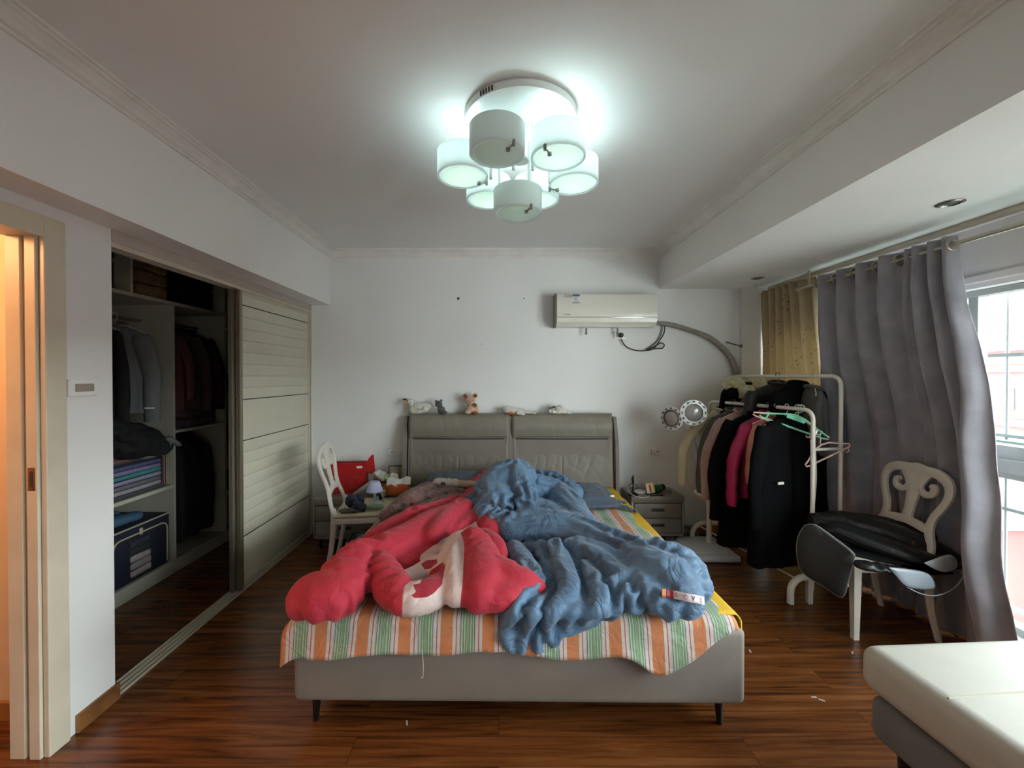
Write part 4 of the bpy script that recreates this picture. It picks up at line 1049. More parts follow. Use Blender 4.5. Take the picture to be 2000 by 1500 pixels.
# hangers and garments in the rack frame
def rk(x, y, z): return rack.matrix_basis @ Vector((x, y, z))
rack_rz = -RA
def hanger(label, x, y, z, yaw, m, wd=.21, style=0, tilt=0, group='clothes hangers on the rack'):
    p = Matrix.Translation((2.175, 2.72, 0)) @ Matrix.Rotation(rack_rz, 4, 'Z') @ Vector((x, y, z))
    t = thing('clothes_hanger', label, 'clothes hanger', tuple(p), rack_rz+yaw, group)
    t.rotation_euler = (0, tilt, rack_rz+yaw)
    bm = BM(); hk = [(.019*math.cos(a), 0, .019*math.sin(a)-.003) for a in [math.radians(200-k*25) for k in range(9)]]
    tube(bm, hk+[(.012, 0, -.03), (0, 0, -.042), (0, 0, -.062)], .0028 if style == 0 else .0035, 6); obj('hook', bm, m, t)
    bm = BM(); r = .0035 if style == 0 else .0055
    tube(bm, [(0, 0, -.06), (-.05, 0, -.070), (-wd*.8, 0, -.115), (-wd, 0, -.13), (-wd, 0, -.145), (-wd*.9, 0, -.15), (wd*.9, 0, -.15), (wd, 0, -.145), (wd, 0, -.13), (wd*.8, 0, -.115), (.05, 0, -.070)], r, 6, closed=True)
    if style == 1:
        box(bm, (-.055, -.003, -.098), (.055, .003, -.066), .002)
        for s in (-1, 1): tube(bm, [(s*.16, 0, -.104), (s*.16, 0, -.15)], r, 6)
    if style == 2:
        for s in (-1, 1): tube(bm, [(s*.13, 0, -.15), (s*.13, 0, -.172), (s*.115, 0, -.176), (s*.108, 0, -.165)], r*.9, 6)
    obj('shoulder_bar', bm, m, t)
    return t
def garment(name, label, cat, x, y, z, yaw, m, half=.20, length=.8, depth=.045, sleeve=.58, sr=.055, splay=.10, flare=1.0, puff=0, world=None, group=None, seed=0, rz0=None, neck=.07, hood=False, mats=None, arms=(1, 1), fwd=0):
    """clothing on a hanger. local x across the shoulders, z down from the rail"""
    if world: p = Vector(world); base = rz0 or 0
    else: p = Matrix.Translation((2.175, 2.72, 0)) @ Matrix.Rotation(rack_rz, 4, 'Z') @ Vector((x, y, z)); base = rack_rz
    t = thing(name, label, cat, tuple(p), base+yaw, group)
    top = -.070; rings = []; bm = BM(); seg = 44
    nr = 34
    for j in range(nr+1):
        v = j/nr; zz = top-.005-(length)*v
        if v < .13: q = v/.13; w_ = lerp(neck, half, q**.75); d = lerp(.03, depth, q); zz = top-.005-(.085)*q
        else: q = (v-.13)/.87; w_ = half*lerp(1, flare, q**1.2); d = depth*lerp(1, 1.25*flare, q); zz = top-.09-(length-.09)*q
        ring = []
        for k in range(seg):
            a = 2*PI*k/seg; ca, sa = math.cos(a), math.sin(a)
            X = w_*math.copysign(abs(ca)**.75, ca); Y = d*math.copysign(abs(sa)**.8, sa)
            fold = nz(a*1.9+seed*7.3, v*1.3, seed)*.030*v+nz(X*14, v*2.2, seed+5)*.016*(.3+v)
            if puff: fold += puff*abs(math.sin(zz*PI/.055))-puff*.6
            Y += fold*(1 if sa >= 0 else -1)*abs(sa)+.018*nz(X*6, v*1.7, seed+9)*v
            X += fold*.5*(1 if ca >= 0 else -1)*abs(ca)
            ring.append(bm.verts.new((X, Y, zz+.012*nz(a, seed, 2)*(v > .95))))
        rings.append(ring)
    for A, B in zip(rings, rings[1:]):
        for k in range(seg): bm.faces.new((A[k], A[(k+1) % seg], B[(k+1) % seg], B[k]))
    bm.faces.new(rings[0][::-1]); bm.faces.new(rings[-1])
    obj('body', bm, m, t, angle=70)
    if sleeve:
        for s in (-1, 1):
            if not arms[0 if s < 0 else 1]: continue
            bm = BM(); n_ = 16; pts = []; rr = []
            for i in range(n_+1):
                q = i/n_; 
                xx = s*(half-.045+splay*math.sin(min(1, q*1.6)*PI/2)*1.0+.0); zz = top-.065-(sleeve)*q+.02*math.sin(q*PI)
                r_ = sr*(1-.28*q)*(1+.10*nz(q*7, s, seed))
                if puff: r_ += puff*(abs(math.sin(q*PI*sleeve/.055)))
                if q == 0: r_ *= .75
                pts.append((xx+.012*nz(q*3, seed, s), .012*nz(q*4, s, seed)-.01+fwd*q, zz)); rr.append(r_)
            tube(bm, pts, rr, 14, flat=.62); obj('sleeve', bm, m, t, angle=70)
    bm = BM(); c = [(neck*1.05*math.cos(a), .034*math.sin(a), top+.004+.012*math.sin(a)) for a in [2*PI*k/16 for k in range(16)]]
    tube(bm, c, .014, 8, closed=True); obj('collar', bm, mats or m, t)
    return t
M_blk = mat('black_wool_cloth', '050507', .95, var=.2, bump=.2, bs=200, spec=.15)
M_blk2 = mat('black_satin_cloth', '070708', .6, var=.2, bump=.2, bs=90)
M_nvy = mat('charcoal_navy_cloth', '050608', .95, var=.2, bump=.2, bs=200, spec=.15)
M_mag = mat('magenta_puffer', 'a3104f', .45, var=.05, bump=.1, bs=40)
M_pnk = mat('dusty_pink_fleece', 'a08078', .95, var=.12, vs=30, bump=.8, bs=90, sheen=.3)
M_crm = mat('cream_knit', 'bdb495', .95, var=.08, vs=20, bump=.8, bs=70, sheen=.2)
M_org = mat('apricot_lining', 'b9806c', .8)
M_gry = mat('dark_grey_knit', '4c4d4b', .9, var=.15, bump=.5, bs=90)
M_hp = mat('pale_pink_plastic', 'd3b3ac', .4); M_hg = mat('mint_green_plastic', '7fd6b0', .4, var=.02); M_hb = mat('slate_blue_plastic', '4d5f72', .4); M_hr = mat('brown_red_wire', '7a4038', .4); M_hpu = mat('purple_wire', '4a3040', .4)
lowz = 1.275+.0135
GB = 'garments on the low rail'
def low(y, *a, **k): pass
items = [
 ('coat', 'long black wool coat with a small white zip pull, nearest garment on the low rail', 'coat', .20, M_nvy, dict(half=.265, length=1.02, depth=.06, sleeve=.70, flare=1.2, seed=1, splay=.07, sr=.066), M_hp, .12),
 ('jacket', 'apricot pink jacket squeezed between the black coat and magenta puffer', 'jacket', .285, M_org, dict(half=.205, length=.60, depth=.035, sleeve=.42, seed=2, splay=.07, sr=.045), M_hp, .05),
 ('puffer_jacket', 'magenta quilted puffer jacket with its left sleeve hanging out', 'jacket', .36, M_mag, dict(half=.215, length=.62, depth=.040, sleeve=.60, seed=3, puff=.010, sr=.056, splay=.14), M_hb, .0),
 ('coat', 'long black coat behind the magenta puffer', 'coat', .46, M_blk, dict(half=.265, length=1.0, depth=.06, sleeve=.74, seed=4, flare=1.2, sr=.070, splay=.13), M_hb, -.05),
 ('fleece_coat', 'dusty pink fleece coat with rolled shoulder on the low rail', 'coat', .60, M_pnk, dict(half=.225, length=.75, depth=.055, sleeve=.62, seed=5, sr=.062, splay=.15), M_hp, -.05),
 ('sweater', 'dark grey sweater just behind the dusty pink coat', 'sweater', .70, M_gry, dict(half=.21, length=.7, depth=.04, sleeve=.60, seed=6, sr=.05, splay=.15), M_hb, .0),
 ('cardigan', 'cream knitted cardigan at the far end of the low rail', 'cardigan', .84, M_crm, dict(half=.22, length=.62, depth=.045, sleeve=.56, seed=8, sr=.055, splay=.22), M_hr, .05),
]
hl_ = {'coat0': 0}
hnames = ['pale pink hanger inside the nearest black coat', 'pale pink hanger inside the apricot jacket', 'slate blue hanger inside the magenta puffer', 'slate blue hanger inside the second black coat', 'pale pink hanger inside the dusty pink fleece', 'slate blue hanger inside the dark grey sweater', 'brown red hanger inside the cream cardigan']
for k, (nm, lb, ct, y, m, kw, hm, yw) in enumerate(items):
    hanger(hnames[k], xl, y, lowz, yw, hm)
    garment(nm, lb, ct, xl, y, lowz, yw, m, group='garments on the low rail', **kw)
# details on the nearest coat
hanger('bright mint green plastic hanger hanging empty at the front of the low rail', xl, .085, lowz, -.62, M_hg, .205, 1, tilt=.36)
hanger('pale pink wire hanger hanging empty just behind the mint green one', xl, .11, lowz, -.52, M_hp, .235, 2, tilt=.34)
h3 = hanger('pink wire hanger dangling sideways beside the low front post', xl+.03, .0, 1.10, -.3, M_hp, .15, 2, tilt=-.5)
# high rail
highz = 1.50+.0135
hanger('dark purple hanger inside the black jacket on the high rail', xh, .50, highz, .0, M_hpu)
garment('jacket', 'black jacket spread on the high rail behind everything', 'jacket', xh, .50, highz, 0, M_blk2, half=.26, length=.85, depth=.055, sleeve=.62, seed=11, sr=.07, splay=.06, group='garments on the high rail')
hanger('pink strap hanger holding the grey hooded top', xh, .20, highz, .9, M_hp, .10)
garment('hooded_top', 'grey hooded top turned sideways on the high rail', 'sweater', xh, .20, highz-.03, 1.25, M_gry, half=.12, length=.45, depth=.05, sleeve=.40, seed=12, sr=.045, splay=.03, group='garments on the high rail')
garment('coat', 'long black coat on the high rail reaching down behind the low rail', 'coat', xh, .32, highz, 0, M_blk, half=.22, length=1.02, depth=.05, sleeve=.65, seed=13, sr=.06, splay=.06, group='garments on the high rail', flare=1.25)
garment('coat', 'black coat at the far end of the high rail under the cream fur', 'coat', xh, .83, highz, 0, M_blk, half=.22, length=.95, depth=.05, sleeve=.6, seed=14, sr=.06, splay=.05, group='garments on the high rail')
# cream fur bundle over the far end of the high rail
M_fur = mat('cream_faux_fur', 'b8b28c', .95, var=.14, vs=25, bump=1, bs=60, sheen=.3)
fp = [PY(1448+a, 757+b, 3.58+c) for a, b, c in ((-14, -6, 0), (8, -8, .05), (26, -6, 0), (-16, 10, .05), (4, 10, -.04), (24, 8, .02))]
tag(blob('fur_bundle', [(p.x, p.y, p.z, .095, .09, .075) for p in fp], M_fur, None, .009, 2, fur=.016, fs=45), 'fluffy cream fur cushion heaped on the far end of the high rail', 'fur')
# ------------------------------------------------------------------ daybed, bottom right
M_mw = mat('ivory_quilted_mattress', 'aaa89e', .55, var=.03, bump=.1, bs=60, spec=.4)
M_gb = mat('grey_linen_base', '676a69', .9, var=.1, bump=.5, bs=220)
c0 = PZ(1672, 1250, .50)
db_ = thing('daybed', 'low daybed with an ivory mattress on a grey fabric base at the window side', 'daybed', (c0.x, c0.y, 0), math.radians(3))
bm = BM(); box(bm, (.02, -1.6, .17), (1.15, -.03, .325), .03, 4); obj('base', bm, M_gb, db_)
for x, y in ((.10, -.10), (1.05, -.10), (.10, -1.5)): 
    bm = BM(); tube(bm, [(x, y, .18), (x, y, 0)], [.03, .024], 12); obj('leg', bm, M_black, db_)
def mtop(u, v): pass
bm = BM(); box(bm, (0, -1.6, .335), (1.18, 0, .500), .05, 6); obj('mattress', bm, M_mw, db_)
for y in (-.28, -.95):
    bm = BM(); tube(bm, [(.03, y, .4985), (1.16, y+.04, .4985)], .0035, 6); obj('stitched_seam', bm, mat('seam_thread', '9d9884', .7), db_)

# ------------------------------------------------------------------ black folded massage cushion on the window chair
M_pad = mat('black_padded_leather', '15171a', .38, var=.2, bump=.15, bs=50); M_pad2 = mat('dark_grey_fabric_flap', '2c2e30', .8, var=.1, bump=.3, bs=200); M_edge = mat('grey_piping', '8c9092', .4); M_lbl = mat('grey_satin_flap', '7b838c', .35)
cs = thing('massage_cushion', 'black padded cushion mat folded over the seat of the window chair', 'cushion', (2.25, 2.40, .465))
def padfn(pts, name, m, parent, voxel=.008, smooth=3, fl=.45, grow=.12, seed=0):
    L0 = Vector(parent.location); sp = []
    for P_ in pts:
        for s in spline(P_, 7): sp.append((s[0]-L0.x, s[1]-L0.y, s[2]-L0.z, s[3], s[3], s[3]*fl))
    co, no, fc = blobmesh(sp, voxel, smooth)
    co = buckle(co, no, fc, np.tile([1., 0, 0], (len(co), 1)), np.tile([.8, .8], (len(co), 1)), grow, .003, .12, 80)
    co[:, 2] = np.maximum(co[:, 2], .001)
    return obj_data(name, co, fc, m, parent)
Y0 = 2.38
def q_(px, py, Y, r): p = PY(px, py, Y); return (p.x, p.y, p.z, r)
padfn([[q_(1612, 1020, 2.62, .10), q_(1660, 1022, 2.56, .115), q_(1730, 1040, 2.48, .12), q_(1800, 1068, 2.40, .11), q_(1850, 1092, 2.34, .08)],
       [q_(1640, 1035, 2.50, .09), q_(1720, 1065, 2.38, .10), q_(1790, 1090, 2.30, .09), q_(1850, 1104, 2.26, .06)],
       [q_(1650, 1015, 2.66, .09), q_(1740, 1030, 2.56, .10), q_(1820, 1060, 2.46, .09)]], 'padded_top', M_pad, cs, fl=.55)
padfn([[q_(1600, 1062, 2.50, .07), q_(1660, 1078, 2.42, .08), q_(1740, 1100, 2.30, .08), q_(1820, 1118, 2.24, .07), q_(1866, 1118, 2.24, .04)],
       [q_(1690, 1105, 2.20, .05), q_(1760, 1118, 2.17, .055), q_(1840, 1128, 2.17, .04)]], 'lower_fold', M_pad, cs, fl=.42, grow=.25)
def panel(name, outline, th, m, parent, yfn, sub=6):
    """padded flap: outline in pixels at depth yfn(px,py)"""
    L0 = Vector(parent.location); Q = spline([list(o) for o in outline]+[list(outline[0])], sub)[:-1]
    n = len(Q); cx = sum(a[0] for a in Q)/n; cy = sum(a[1] for a in Q)/n
    bm = BM(); rings = []
    for s, off in ((1, .3), (1.0, -.3), (.93, -.85), (.6, -1), (.25, -1)):
        rings.append([bm.verts.new(PY(cx+(a[0]-cx)*s, cy+(a[1]-cy)*s, yfn(cx+(a[0]-cx)*s, cy+(a[1]-cy)*s)+off*th)-L0) for a in Q])
    for A, B in zip(rings, rings[1:]):
        for k in range(n): bm.faces.new((A[k], A[(k+1) % n], B[(k+1) % n], B[k]))
    bm.faces.new(rings[0][::-1]); bm.faces.new(rings[-1])
    o = obj(name, bm, m, parent, angle=60)
    bm = BM(); tube(bm, [PY(a[0], a[1], yfn(a[0], a[1])-.2*th)-L0 for a in Q], .0028, 6, closed=True); obj('piping', bm, M_edge if 'flap' not in name else M_pad, o)
    return o
panel('hanging_panel', [(1572, 1026), (1594, 1026), (1640, 1058), (1668, 1082), (1666, 1098), (1658, 1130), (1645, 1166), (1610, 1146), (1566, 1116), (1556, 1076), (1560, 1045)], .016, M_pad2, cs, lambda x, y: 2.42-(x-1560)*.0019+(y-1030)*.0002)
panel('satin_flap', [(1735, 1108), (1775, 1112), (1812, 1120), (1826, 1140), (1820, 1150), (1790, 1150), (1765, 1142), (1750, 1125)], .006, M_lbl, cs, lambda x, y: 2.09+(x-1735)*.0002)
panel('white_card', [(1806, 1100), (1856, 1084), (1868, 1108), (1840, 1116)], .004, mat('grey_white_card', '9a9c9e', .5), cs, lambda x, y: 2.14)
bm = BM(); L0 = Vector(cs.location); tube(bm, [PY(x, y, 2.10)-L0 for x, y in ((1770, 1146), (1800, 1160), (1830, 1163), (1862, 1150), (1880, 1128), (1878, 1118))], .003, 6, sm=5); obj('wire_edge', bm, M_edge, cs)

# ------------------------------------------------------------------ twin head heat lamp on a stand
M_lw = mat('heat_lamp_white', 'd6d6d6', .35)
hp = thing('heat_lamp', 'white floor standing lamp with two round ringed heads on bendy necks', 'floor lamp', (1.80, 3.50, 0))
bm = BM(); box(bm, (-.30, -.24, .004), (.14, .20, .055), .02, 3); box(bm, (-.24, -.18, .05), (.08, .14, .075), .02, 3); obj('base', bm, M_lw, hp)
bm = BM(); tube(bm, [(0, 0, .06), (0, 0, .62)], .022, 12); tube(bm, [(0, 0, .60), (0, 0, .78)], .030, 12); obj('pole', bm, M_lw, hp)
bm = BM(); lathe(bm, [(0, .50), (.11, .50), (.125, .515), (.12, .52), (0, .51)], (-.02, -.05, 0), 24); obj('tray', bm, M_lw, hp)
M_lens = mat('ribbed_lens', '8d8985', .15, var=.2, vs=20, spec=.8)
L0 = Vector(hp.location)
for i, (px, py, Y, rpx, yaw, nk) in enumerate(((1354, 806, 3.34, 25, -.12, [(1372, 985), (1386, 905), (1378, 850), (1362, 822)]), (1312, 817, 3.42, 22, -.95, [(1366, 985), (1362, 900), (1352, 850), (1330, 818)]))):
    p = PY(px, py, Y)-L0; r = rpx*Y/800; M3 = Matrix.Rotation(yaw, 3, 'Z') @ Matrix.Rotation(PI/2, 3, 'X')
    if i == 1: r *= 1.03
    hd = None
    bm = BM(); lathe(bm, [(r*.78, .012), (r, .010), (r*1.0, .0), (r*.97, -.02), (r*.80, -.07), (r*.55, -.13), (r*.2, -.15), (0, -.15)], p, 40, M3, caps=False)
    hd = obj('lamp_head', bm, M_lw, hp)
    bm = BM(); lathe(bm, [(0, .022), (r*.3, .020), (r*.55, .013), (r*.70, .0), (r*.70, -.004), (0, -.004)], p, 36, M3); obj('lens', bm, M_lens, hd)
    bm = BM(); lathe(bm, [(r*.70, .009), (r*.70, .013), (r*.76, .013), (r*.76, .009)], p, 36, M3, caps=False); obj('inner_ring', bm, M_rail, hd)
    bm = BM()
    for k in range(12):
        a = 2*PI*k/12; c_ = p+M3 @ Vector((r*.88*math.cos(a), r*.88*math.sin(a), .012)); M_ = Matrix.Translation(c_) @ (M3 @ Matrix.Rotation(a, 3, 'Z')).to_4x4(); box(bm, (-.0045, -.010, -.001), (.0045, .010, .002), 0, 1, M_)
    obj('ring_slots', bm, M_dark, hd)
    bm = BM(); pts = [PY(x, y, 3.48)-L0 for x, y in nk]; pts[0] = Vector((.0+.012*(1 if i == 0 else -1), 0, .62)); pts.append(p+M3 @ Vector((0, 0, -.14))); pts[-2] = pts[-1]*.6+pts[-2]*.4
    tube(bm, pts, .0175, 10, sm=6); obj('flexible_neck', bm, M_lw, hp)
bm = BM(); tube(bm, [(-.01, -.05, .53), (-.05, -.10, .60), (-.07, -.10, .70), (-.03, -.09, .78), (.0, -.07, .70), (.01, -.07, .56)], .03, 8, sm=4, flat=.6)
tag(obj('shoulder_bag', bm, M_blk2), 'small black shoulder bag lying on the tray of the floor lamp', 'bag'); bpy.data.objects['shoulder_bag'].location = L0
# shoes / bag under nightstand side
bm = BM()
o = tag(blob('plastic_bag', [(1.76-.06*i, 3.74, .05, .07, .06, .045) for i in range(3)]+[(1.70, 3.74, .09, .05, .05, .05)], mat('crumpled_bag', '5f5a52', .4, var=.5, vs=40, bump=.6, bs=40), None, .008, 1, fur=.02, fs=22), 'crumpled dark plastic bag on the floor beside the right nightstand', 'bag')

# ------------------------------------------------------------------ things on the right nightstand
zt = NZ+.0005
def on(px, py, z=None): return PZ(px, py, zt if z is None else z)
p = on(1221, 955); p.y = 3.62; p.x = 1.175
th = thing('phone_holder', 'black table phone holder with a round foot on the right nightstand', 'phone holder', (p.x+.01, p.y, zt))
bm = BM(); lathe(bm, [(0, 0), (.045, 0), (.046, .008), (.03, .018), (.008, .025), (0, .025)], (0, 0, 0), 24); obj('foot', bm, M_black, th)
bm = BM(); tube(bm, [(0, 0, .02), (0, 0, .10)], .007, 8); tube(bm, [(0, 0, .10), (-.004, 0, .16)], .011, 8); tube(bm, [(-.004, 0, .165), (.008, 0, .165)], .010, 8); obj('stem', bm, M_black, th)
bm = BM(); tube(bm, [(-.035, -.01, .075), (-.035, -.01, .095), (0, 0, .095), (.035, -.012, .085), (.037, -.012, .062)], .005, 6); obj('clamp', bm, M_black, th)
M_wc = mat('white_cable', 'cfc9bd', .4)
bm = BM(); pts = [(0, .0, .085), (-.05, -.02, .075), (-.04, -.07, .03), (.03, -.09, .006), (.09, -.085, .006), (.13, -.04, .006), (.14, .0, .02)]
cb = tag(obj('charging_cable', (tube(bm, pts, .0026, 6, sm=6), bm)[1], M_wc), 'white charging cable curling around the black phone holder', 'cable'); cb.location = th.location
a_ = PY(1276, 884, BY-.02); bm = BM(); tube(bm, [a_, a_+Vector((-.02, -.02, -.05)), PY(1262, 925, 3.80), PY(1240, 945, 3.72), Vector((1.22, 3.66, zt+.02))], .0016, 5, sm=6); box(bm, a_+Vector((-.022, -.012, -.016)), a_+Vector((.016, .012, .018)), .004)
tag(obj('charger_cable', bm, M_wc), 'thin white charger and wire running from the wall socket to the nightstand', 'cable')
p = on(1240, 950); bm = BM(); lathe(bm, [(0, 0), (.048, 0), (.052, .006), (.048, .014), (.03, .016), (0, .014)], (1.275, 3.70, zt), 28)
tag(obj('wireless_charger', bm, M_plast), 'round white charging puck behind the phone holder cable', 'charger')
bk = thing('small_box', 'small white, red and yellow packet standing on a black case on the nightstand', 'packet', (1.345, 3.62, zt+.016), .1)
Mt = Matrix.Rotation(-.25, 4, 'X') @ Matrix.Rotation(-.10, 4, 'Y')
bm = BM(); box(bm, (-.035, -.005, 0), (.040, .010, .088), .001, 1, Mt); obj('packet', bm, mat('packet_white', 'd9cdbd', .5), bk)
bm = BM(); box(bm, (-.010, -.0065, .008), (.008, -.0045, .072), 0, 1, Mt); obj('red_stripe', bm, mat('packet_red', 'b3222a', .5), bk)
bm = BM(); box(bm, (.024, -.0065, .004), (.0385, -.0045, .086), 0, 1, Mt); box(bm, (-.034, -.0065, .078), (.024, -.0045, .086), 0, 1, Mt); obj('yellow_edge', bm, mat('packet_yellow', 'd0b63c', .5), bk)
tag(bxo('black_case', (1.31, 3.585, zt), (1.44, 3.66, zt+.015), M_black, None, .004), 'flat black case lying under the small packet on the nightstand', 'case')
bt = thing('green_bottle', 'dark green bottle with a black cap lying on the right nightstand', 'bottle', (1.425, 3.70, zt+.034), .5)
bm = BM(); lathe(bm, [(0, -.06), (.026, -.06), (.033, -.05), (.033, .03), (.030, .05), (0, .05)], (0, 0, 0), 20, rot(0, PI/2, 0)); obj('bottle_body', bm, mat('bottle_green', '1f5a48', .3), bt)
bm = BM(); lathe(bm, [(0, .05), (.026, .05), (.028, .055), (.028, .085), (0, .088)], (0, 0, .004), 20, rot(0, PI/2, 0)); obj('cap', bm, M_black, bt)
bm = BM()
for dx in (-.022, .022): tube(bm, [(1.505+dx+.018*math.cos(a), 3.66, zt+.016+.014*math.sin(a)) for a in [2*PI*k/12 for k in range(12)]], .002, 6, closed=True)
tube(bm, [(1.467, 3.66, zt+.02), (1.462, 3.71, zt+.006), (1.47, 3.75, zt+.004)], .002, 6); tube(bm, [(1.545, 3.66, zt+.02), (1.55, 3.71, zt+.006), (1.545, 3.75, zt+.004)], .002, 6)
tag(obj('eyeglasses', bm, mat('dark_red_frame', '5c211d', .4)), 'dark red framed eyeglasses beside the green bottle', 'eyeglasses')

# ------------------------------------------------------------------ clutter on the left nightstand
M_rb = mat('red_card', 'b01018', .45, var=.03); M_rb2 = mat('red_card_gold', 'c2502a', .4)
rb = thing('red_gift_box', 'open bright red cardboard box standing on the left nightstand', 'box', (-1.335, 3.72, zt), math.radians(4))
bm = BM(); box(bm, (-.185, -.05, 0), (.13, .05, .275), .002); obj('box_body', bm, M_rb, rb, smooth=False)
bm = BM(); prism(bm, [(.128, .19), (.128, .27), (.175, .335), (.20, .35), (.215, .20), (.185, .17)], lambda a, b, t: Vector((a, t, b)), -.052, -.048); obj('torn_flap', bm, M_rb, rb, smooth=False)
bm = BM(); box(bm, (-.185, -.058, .268), (.135, -.01, .275)); obj('lid_flap', bm, M_rb, rb, smooth=False)
bm = BM(); tube(bm, [(.045+.055*math.cos(a), -.0508, .10+.055*math.sin(a)) for a in [2*PI*k/24 for k in range(24)]], .0016, 5, closed=True); tube(bm, [(.045+.036*math.cos(a), -.0508, .10+.036*math.sin(a)) for a in [2*PI*k/24 for k in range(24)]], .0012, 5, closed=True); obj('gold_emblem', bm, M_rb2, rb)
bm = BM(); box(bm, (.05, -.0525, .225), (.10, -.0505, .245)); obj('sticker', bm, MC['label_white'], rb)
bm = BM()
for k in range(2):
    for i_ in range(3): box(bm, (-.165+i_*.018, -.0515, .115+k*.025), (-.152+i_*.018, -.0505, .127+k*.025))
obj('lettering', bm, MC['label_white'], rb)
# papers leaning
M_paper = mat('white_paper', 'bdb8ad', .6); M_paper2 = mat('grey_paper', '8b8880', .6)
for i, (lb, x, y, rz, ry) in enumerate((('white paper leaflet leaning against the red box', -1.18, 3.60, .2, .75), ('grey paper leaflet sliding off behind the toy lamp', -1.14, 3.58, .3, 1.0))):
    o = tag(bxo('paper_leaflet', (-.10, -.001, -.045), (.10, .001, .045), (M_paper, M_paper2)[i], None, 0, False), lb, 'paper', 'leaflets by the red box'); o.location = (x, y, zt+.055-.02*i); o.rotation_euler = (.5, -.6+.2*i, rz)
ob = thing('yellow_tissue_box', 'orange yellow carton full of rubbish on the left nightstand', 'box', (-1.02, 3.66, zt), math.radians(-6))
M_ob = mat('orange_yellow_card', 'bd7e1c', .5, var=.05)
bm = BM(); box(bm, (-.13, -.06, 0), (.13, -.056, .105)); box(bm, (-.13, .056, 0), (.13, .06, .125)); box(bm, (-.13, -.06, 0), (-.126, .06, .11)); box(bm, (.126, -.06, 0), (.13, .06, .13)); box(bm, (-.13, -.06, 0), (.13, .06, .004)); obj('carton', bm, M_ob, ob, smooth=False)
bm = BM(); lathe(bm, [(0, 0), (.020, 0), (.022, .002), (0, .003)], (-.03, -.061, .07), 16, rot(PI/2, 0, 0)); box(bm, (-.02, -.063, .055), (.0, -.061, .085)); obj('blue_emblem', bm, mat('emblem_blue', '2b2f58', .5), ob)
M_foil = mat('crumpled_wrapper', 'b9b7b0', .3, var=.25, vs=60, bump=1, bs=60)
for lb, x, y, z, r, m in (('silver crumpled wrapper on top of the yellow carton', -1.06, 3.66, .165, .045, M_foil), ('green and white crumpled packet in the yellow carton', -.99, 3.655, .135, .038, mat('green_packet', '8f9a5c', .4, var=.5, vs=50, bump=.8, bs=60)), ('pale plastic wrapper at the back of the yellow carton', -.945, 3.67, .15, .035, M_paper)):
    co = blob('crumpled_wrapper', [(0, 0, 0, r*1.3, r, r), (r*.8, 0, -.3*r, r, r*.8, r*.7)], m, None, .006, 1, fur=.035, fs=26); tag(co, lb, 'wrapper', 'rubbish in the yellow carton'); co.location = (x, y, zt+z)
pf_ = thing('picture_card', 'colourful framed card leaning on the wall behind the yellow carton', 'framed card', (-.945, 3.79, zt), .05)
bm = BM(); box(bm, (-.08, -.004, .0), (.08, .004, .225), .001); obj('frame', bm, mat('frame_navy', '2d3348', .5), pf_, smooth=False)
bm = BM(); box(bm, (-.07, -.006, .01), (.07, -.003, .215)); obj('picture', bm, mat('picture_mix', 'c7a22a', .5, vs=18, c2='7e8896'), pf_, smooth=False)
tr_ = thing('tissue_packet', 'white and orange tissue packet on the edge of the left nightstand', 'tissues', (-.86, 3.50, .60), .15)
bm = BM(); box(bm, (-.085, -.035, -.10), (.085, .035, -.02), .01); obj('packet_base', bm, mat('packet_orange', 'c8592a', .5), tr_)
def tis(u, v): return (lerp(-.10, .10, u), -.03+.05*v+.01*math.sin(u*12), -.03+.055*v+.012*math.sin(u*9)+.008*nz(u*8, v*4, 1))
solid_grid('tissue', tis, 16, 8, mat('tissue_white', 'd8d5cf', .8), tr_, .002)
for lb, x, y, z, m in (('small white bottle beside the tissue packet', -.985, 3.46, .53, 'b9b4ac'), ('small dark green bottle beside the tissue packet', -1.015, 3.45, .50, '20402f')):
    t = thing('small_bottle', lb, 'bottle', (x, y, z-.045), .3, None); bm = BM(); lathe(bm, [(0, 0), (.022, 0), (.024, .01), (.024, .045), (.012, .055), (0, .055)], (0, 0, 0), 16); obj('bottle_body', bm, mat('sb_'+m, m, .4), t)
    bm = BM(); lathe(bm, [(0, .055), (.013, .055), (.013, .07), (0, .072)], (0, 0, 0), 14); obj('cap', bm, mat('bottle_cap_red', 'a8604f', .4), t)
# the toy lamp, pouches on the chair
SZ = .4625
p = PZ(733, 984, SZ)
tl = thing('toy_lamp', 'small white plastic toy lamp with a pleated shade on the left chair', 'table lamp', (-1.00, 3.28, SZ))
M_tl = mat('toy_lamp_white', 'cfcfd6', .35)
bm = BM(); lathe(bm, [(0, 0), (.060, 0), (.066, .006), (.066, .016), (.058, .024), (.02, .030), (0, .030)], (0, 0, 0), 28); obj('lamp_base', bm, M_tl, tl)
bm = BM(); tube(bm, [(0, 0, .025), (0, 0, .14)], .011, 12); tube(bm, [(.026, -.01, .025), (.026, -.01, .075)], .008, 10); obj('lamp_stem', bm, M_tl, tl)
bm = BM(); rings = []
for r, z in ((.064, .115), (.060, .125), (.040, .185), (.034, .192), (.0, .194)):
    rings.append([bm.verts.new(((r+.0022*(k % 2)*(r > .03))*math.cos(2*PI*k/56), (r+.0022*(k % 2)*(r > .03))*math.sin(2*PI*k/56), z)) for k in range(56)])
for A, B in zip(rings, rings[1:]):
    for k in range(56): bm.faces.new((A[k], A[(k+1) % 56], B[(k+1) % 56], B[k]))
o = obj('lamp_shade', bm, mat('toy_shade', 'b9bce0', .5), tl, angle=20)
bm = BM(); tube(bm, [(.035, 0, .125), (.065, -.01, .10), (.072, -.01, .05), (.068, -.02, .01)], .0018, 5, sm=4); obj('pull_cord', bm, M_tl, tl)
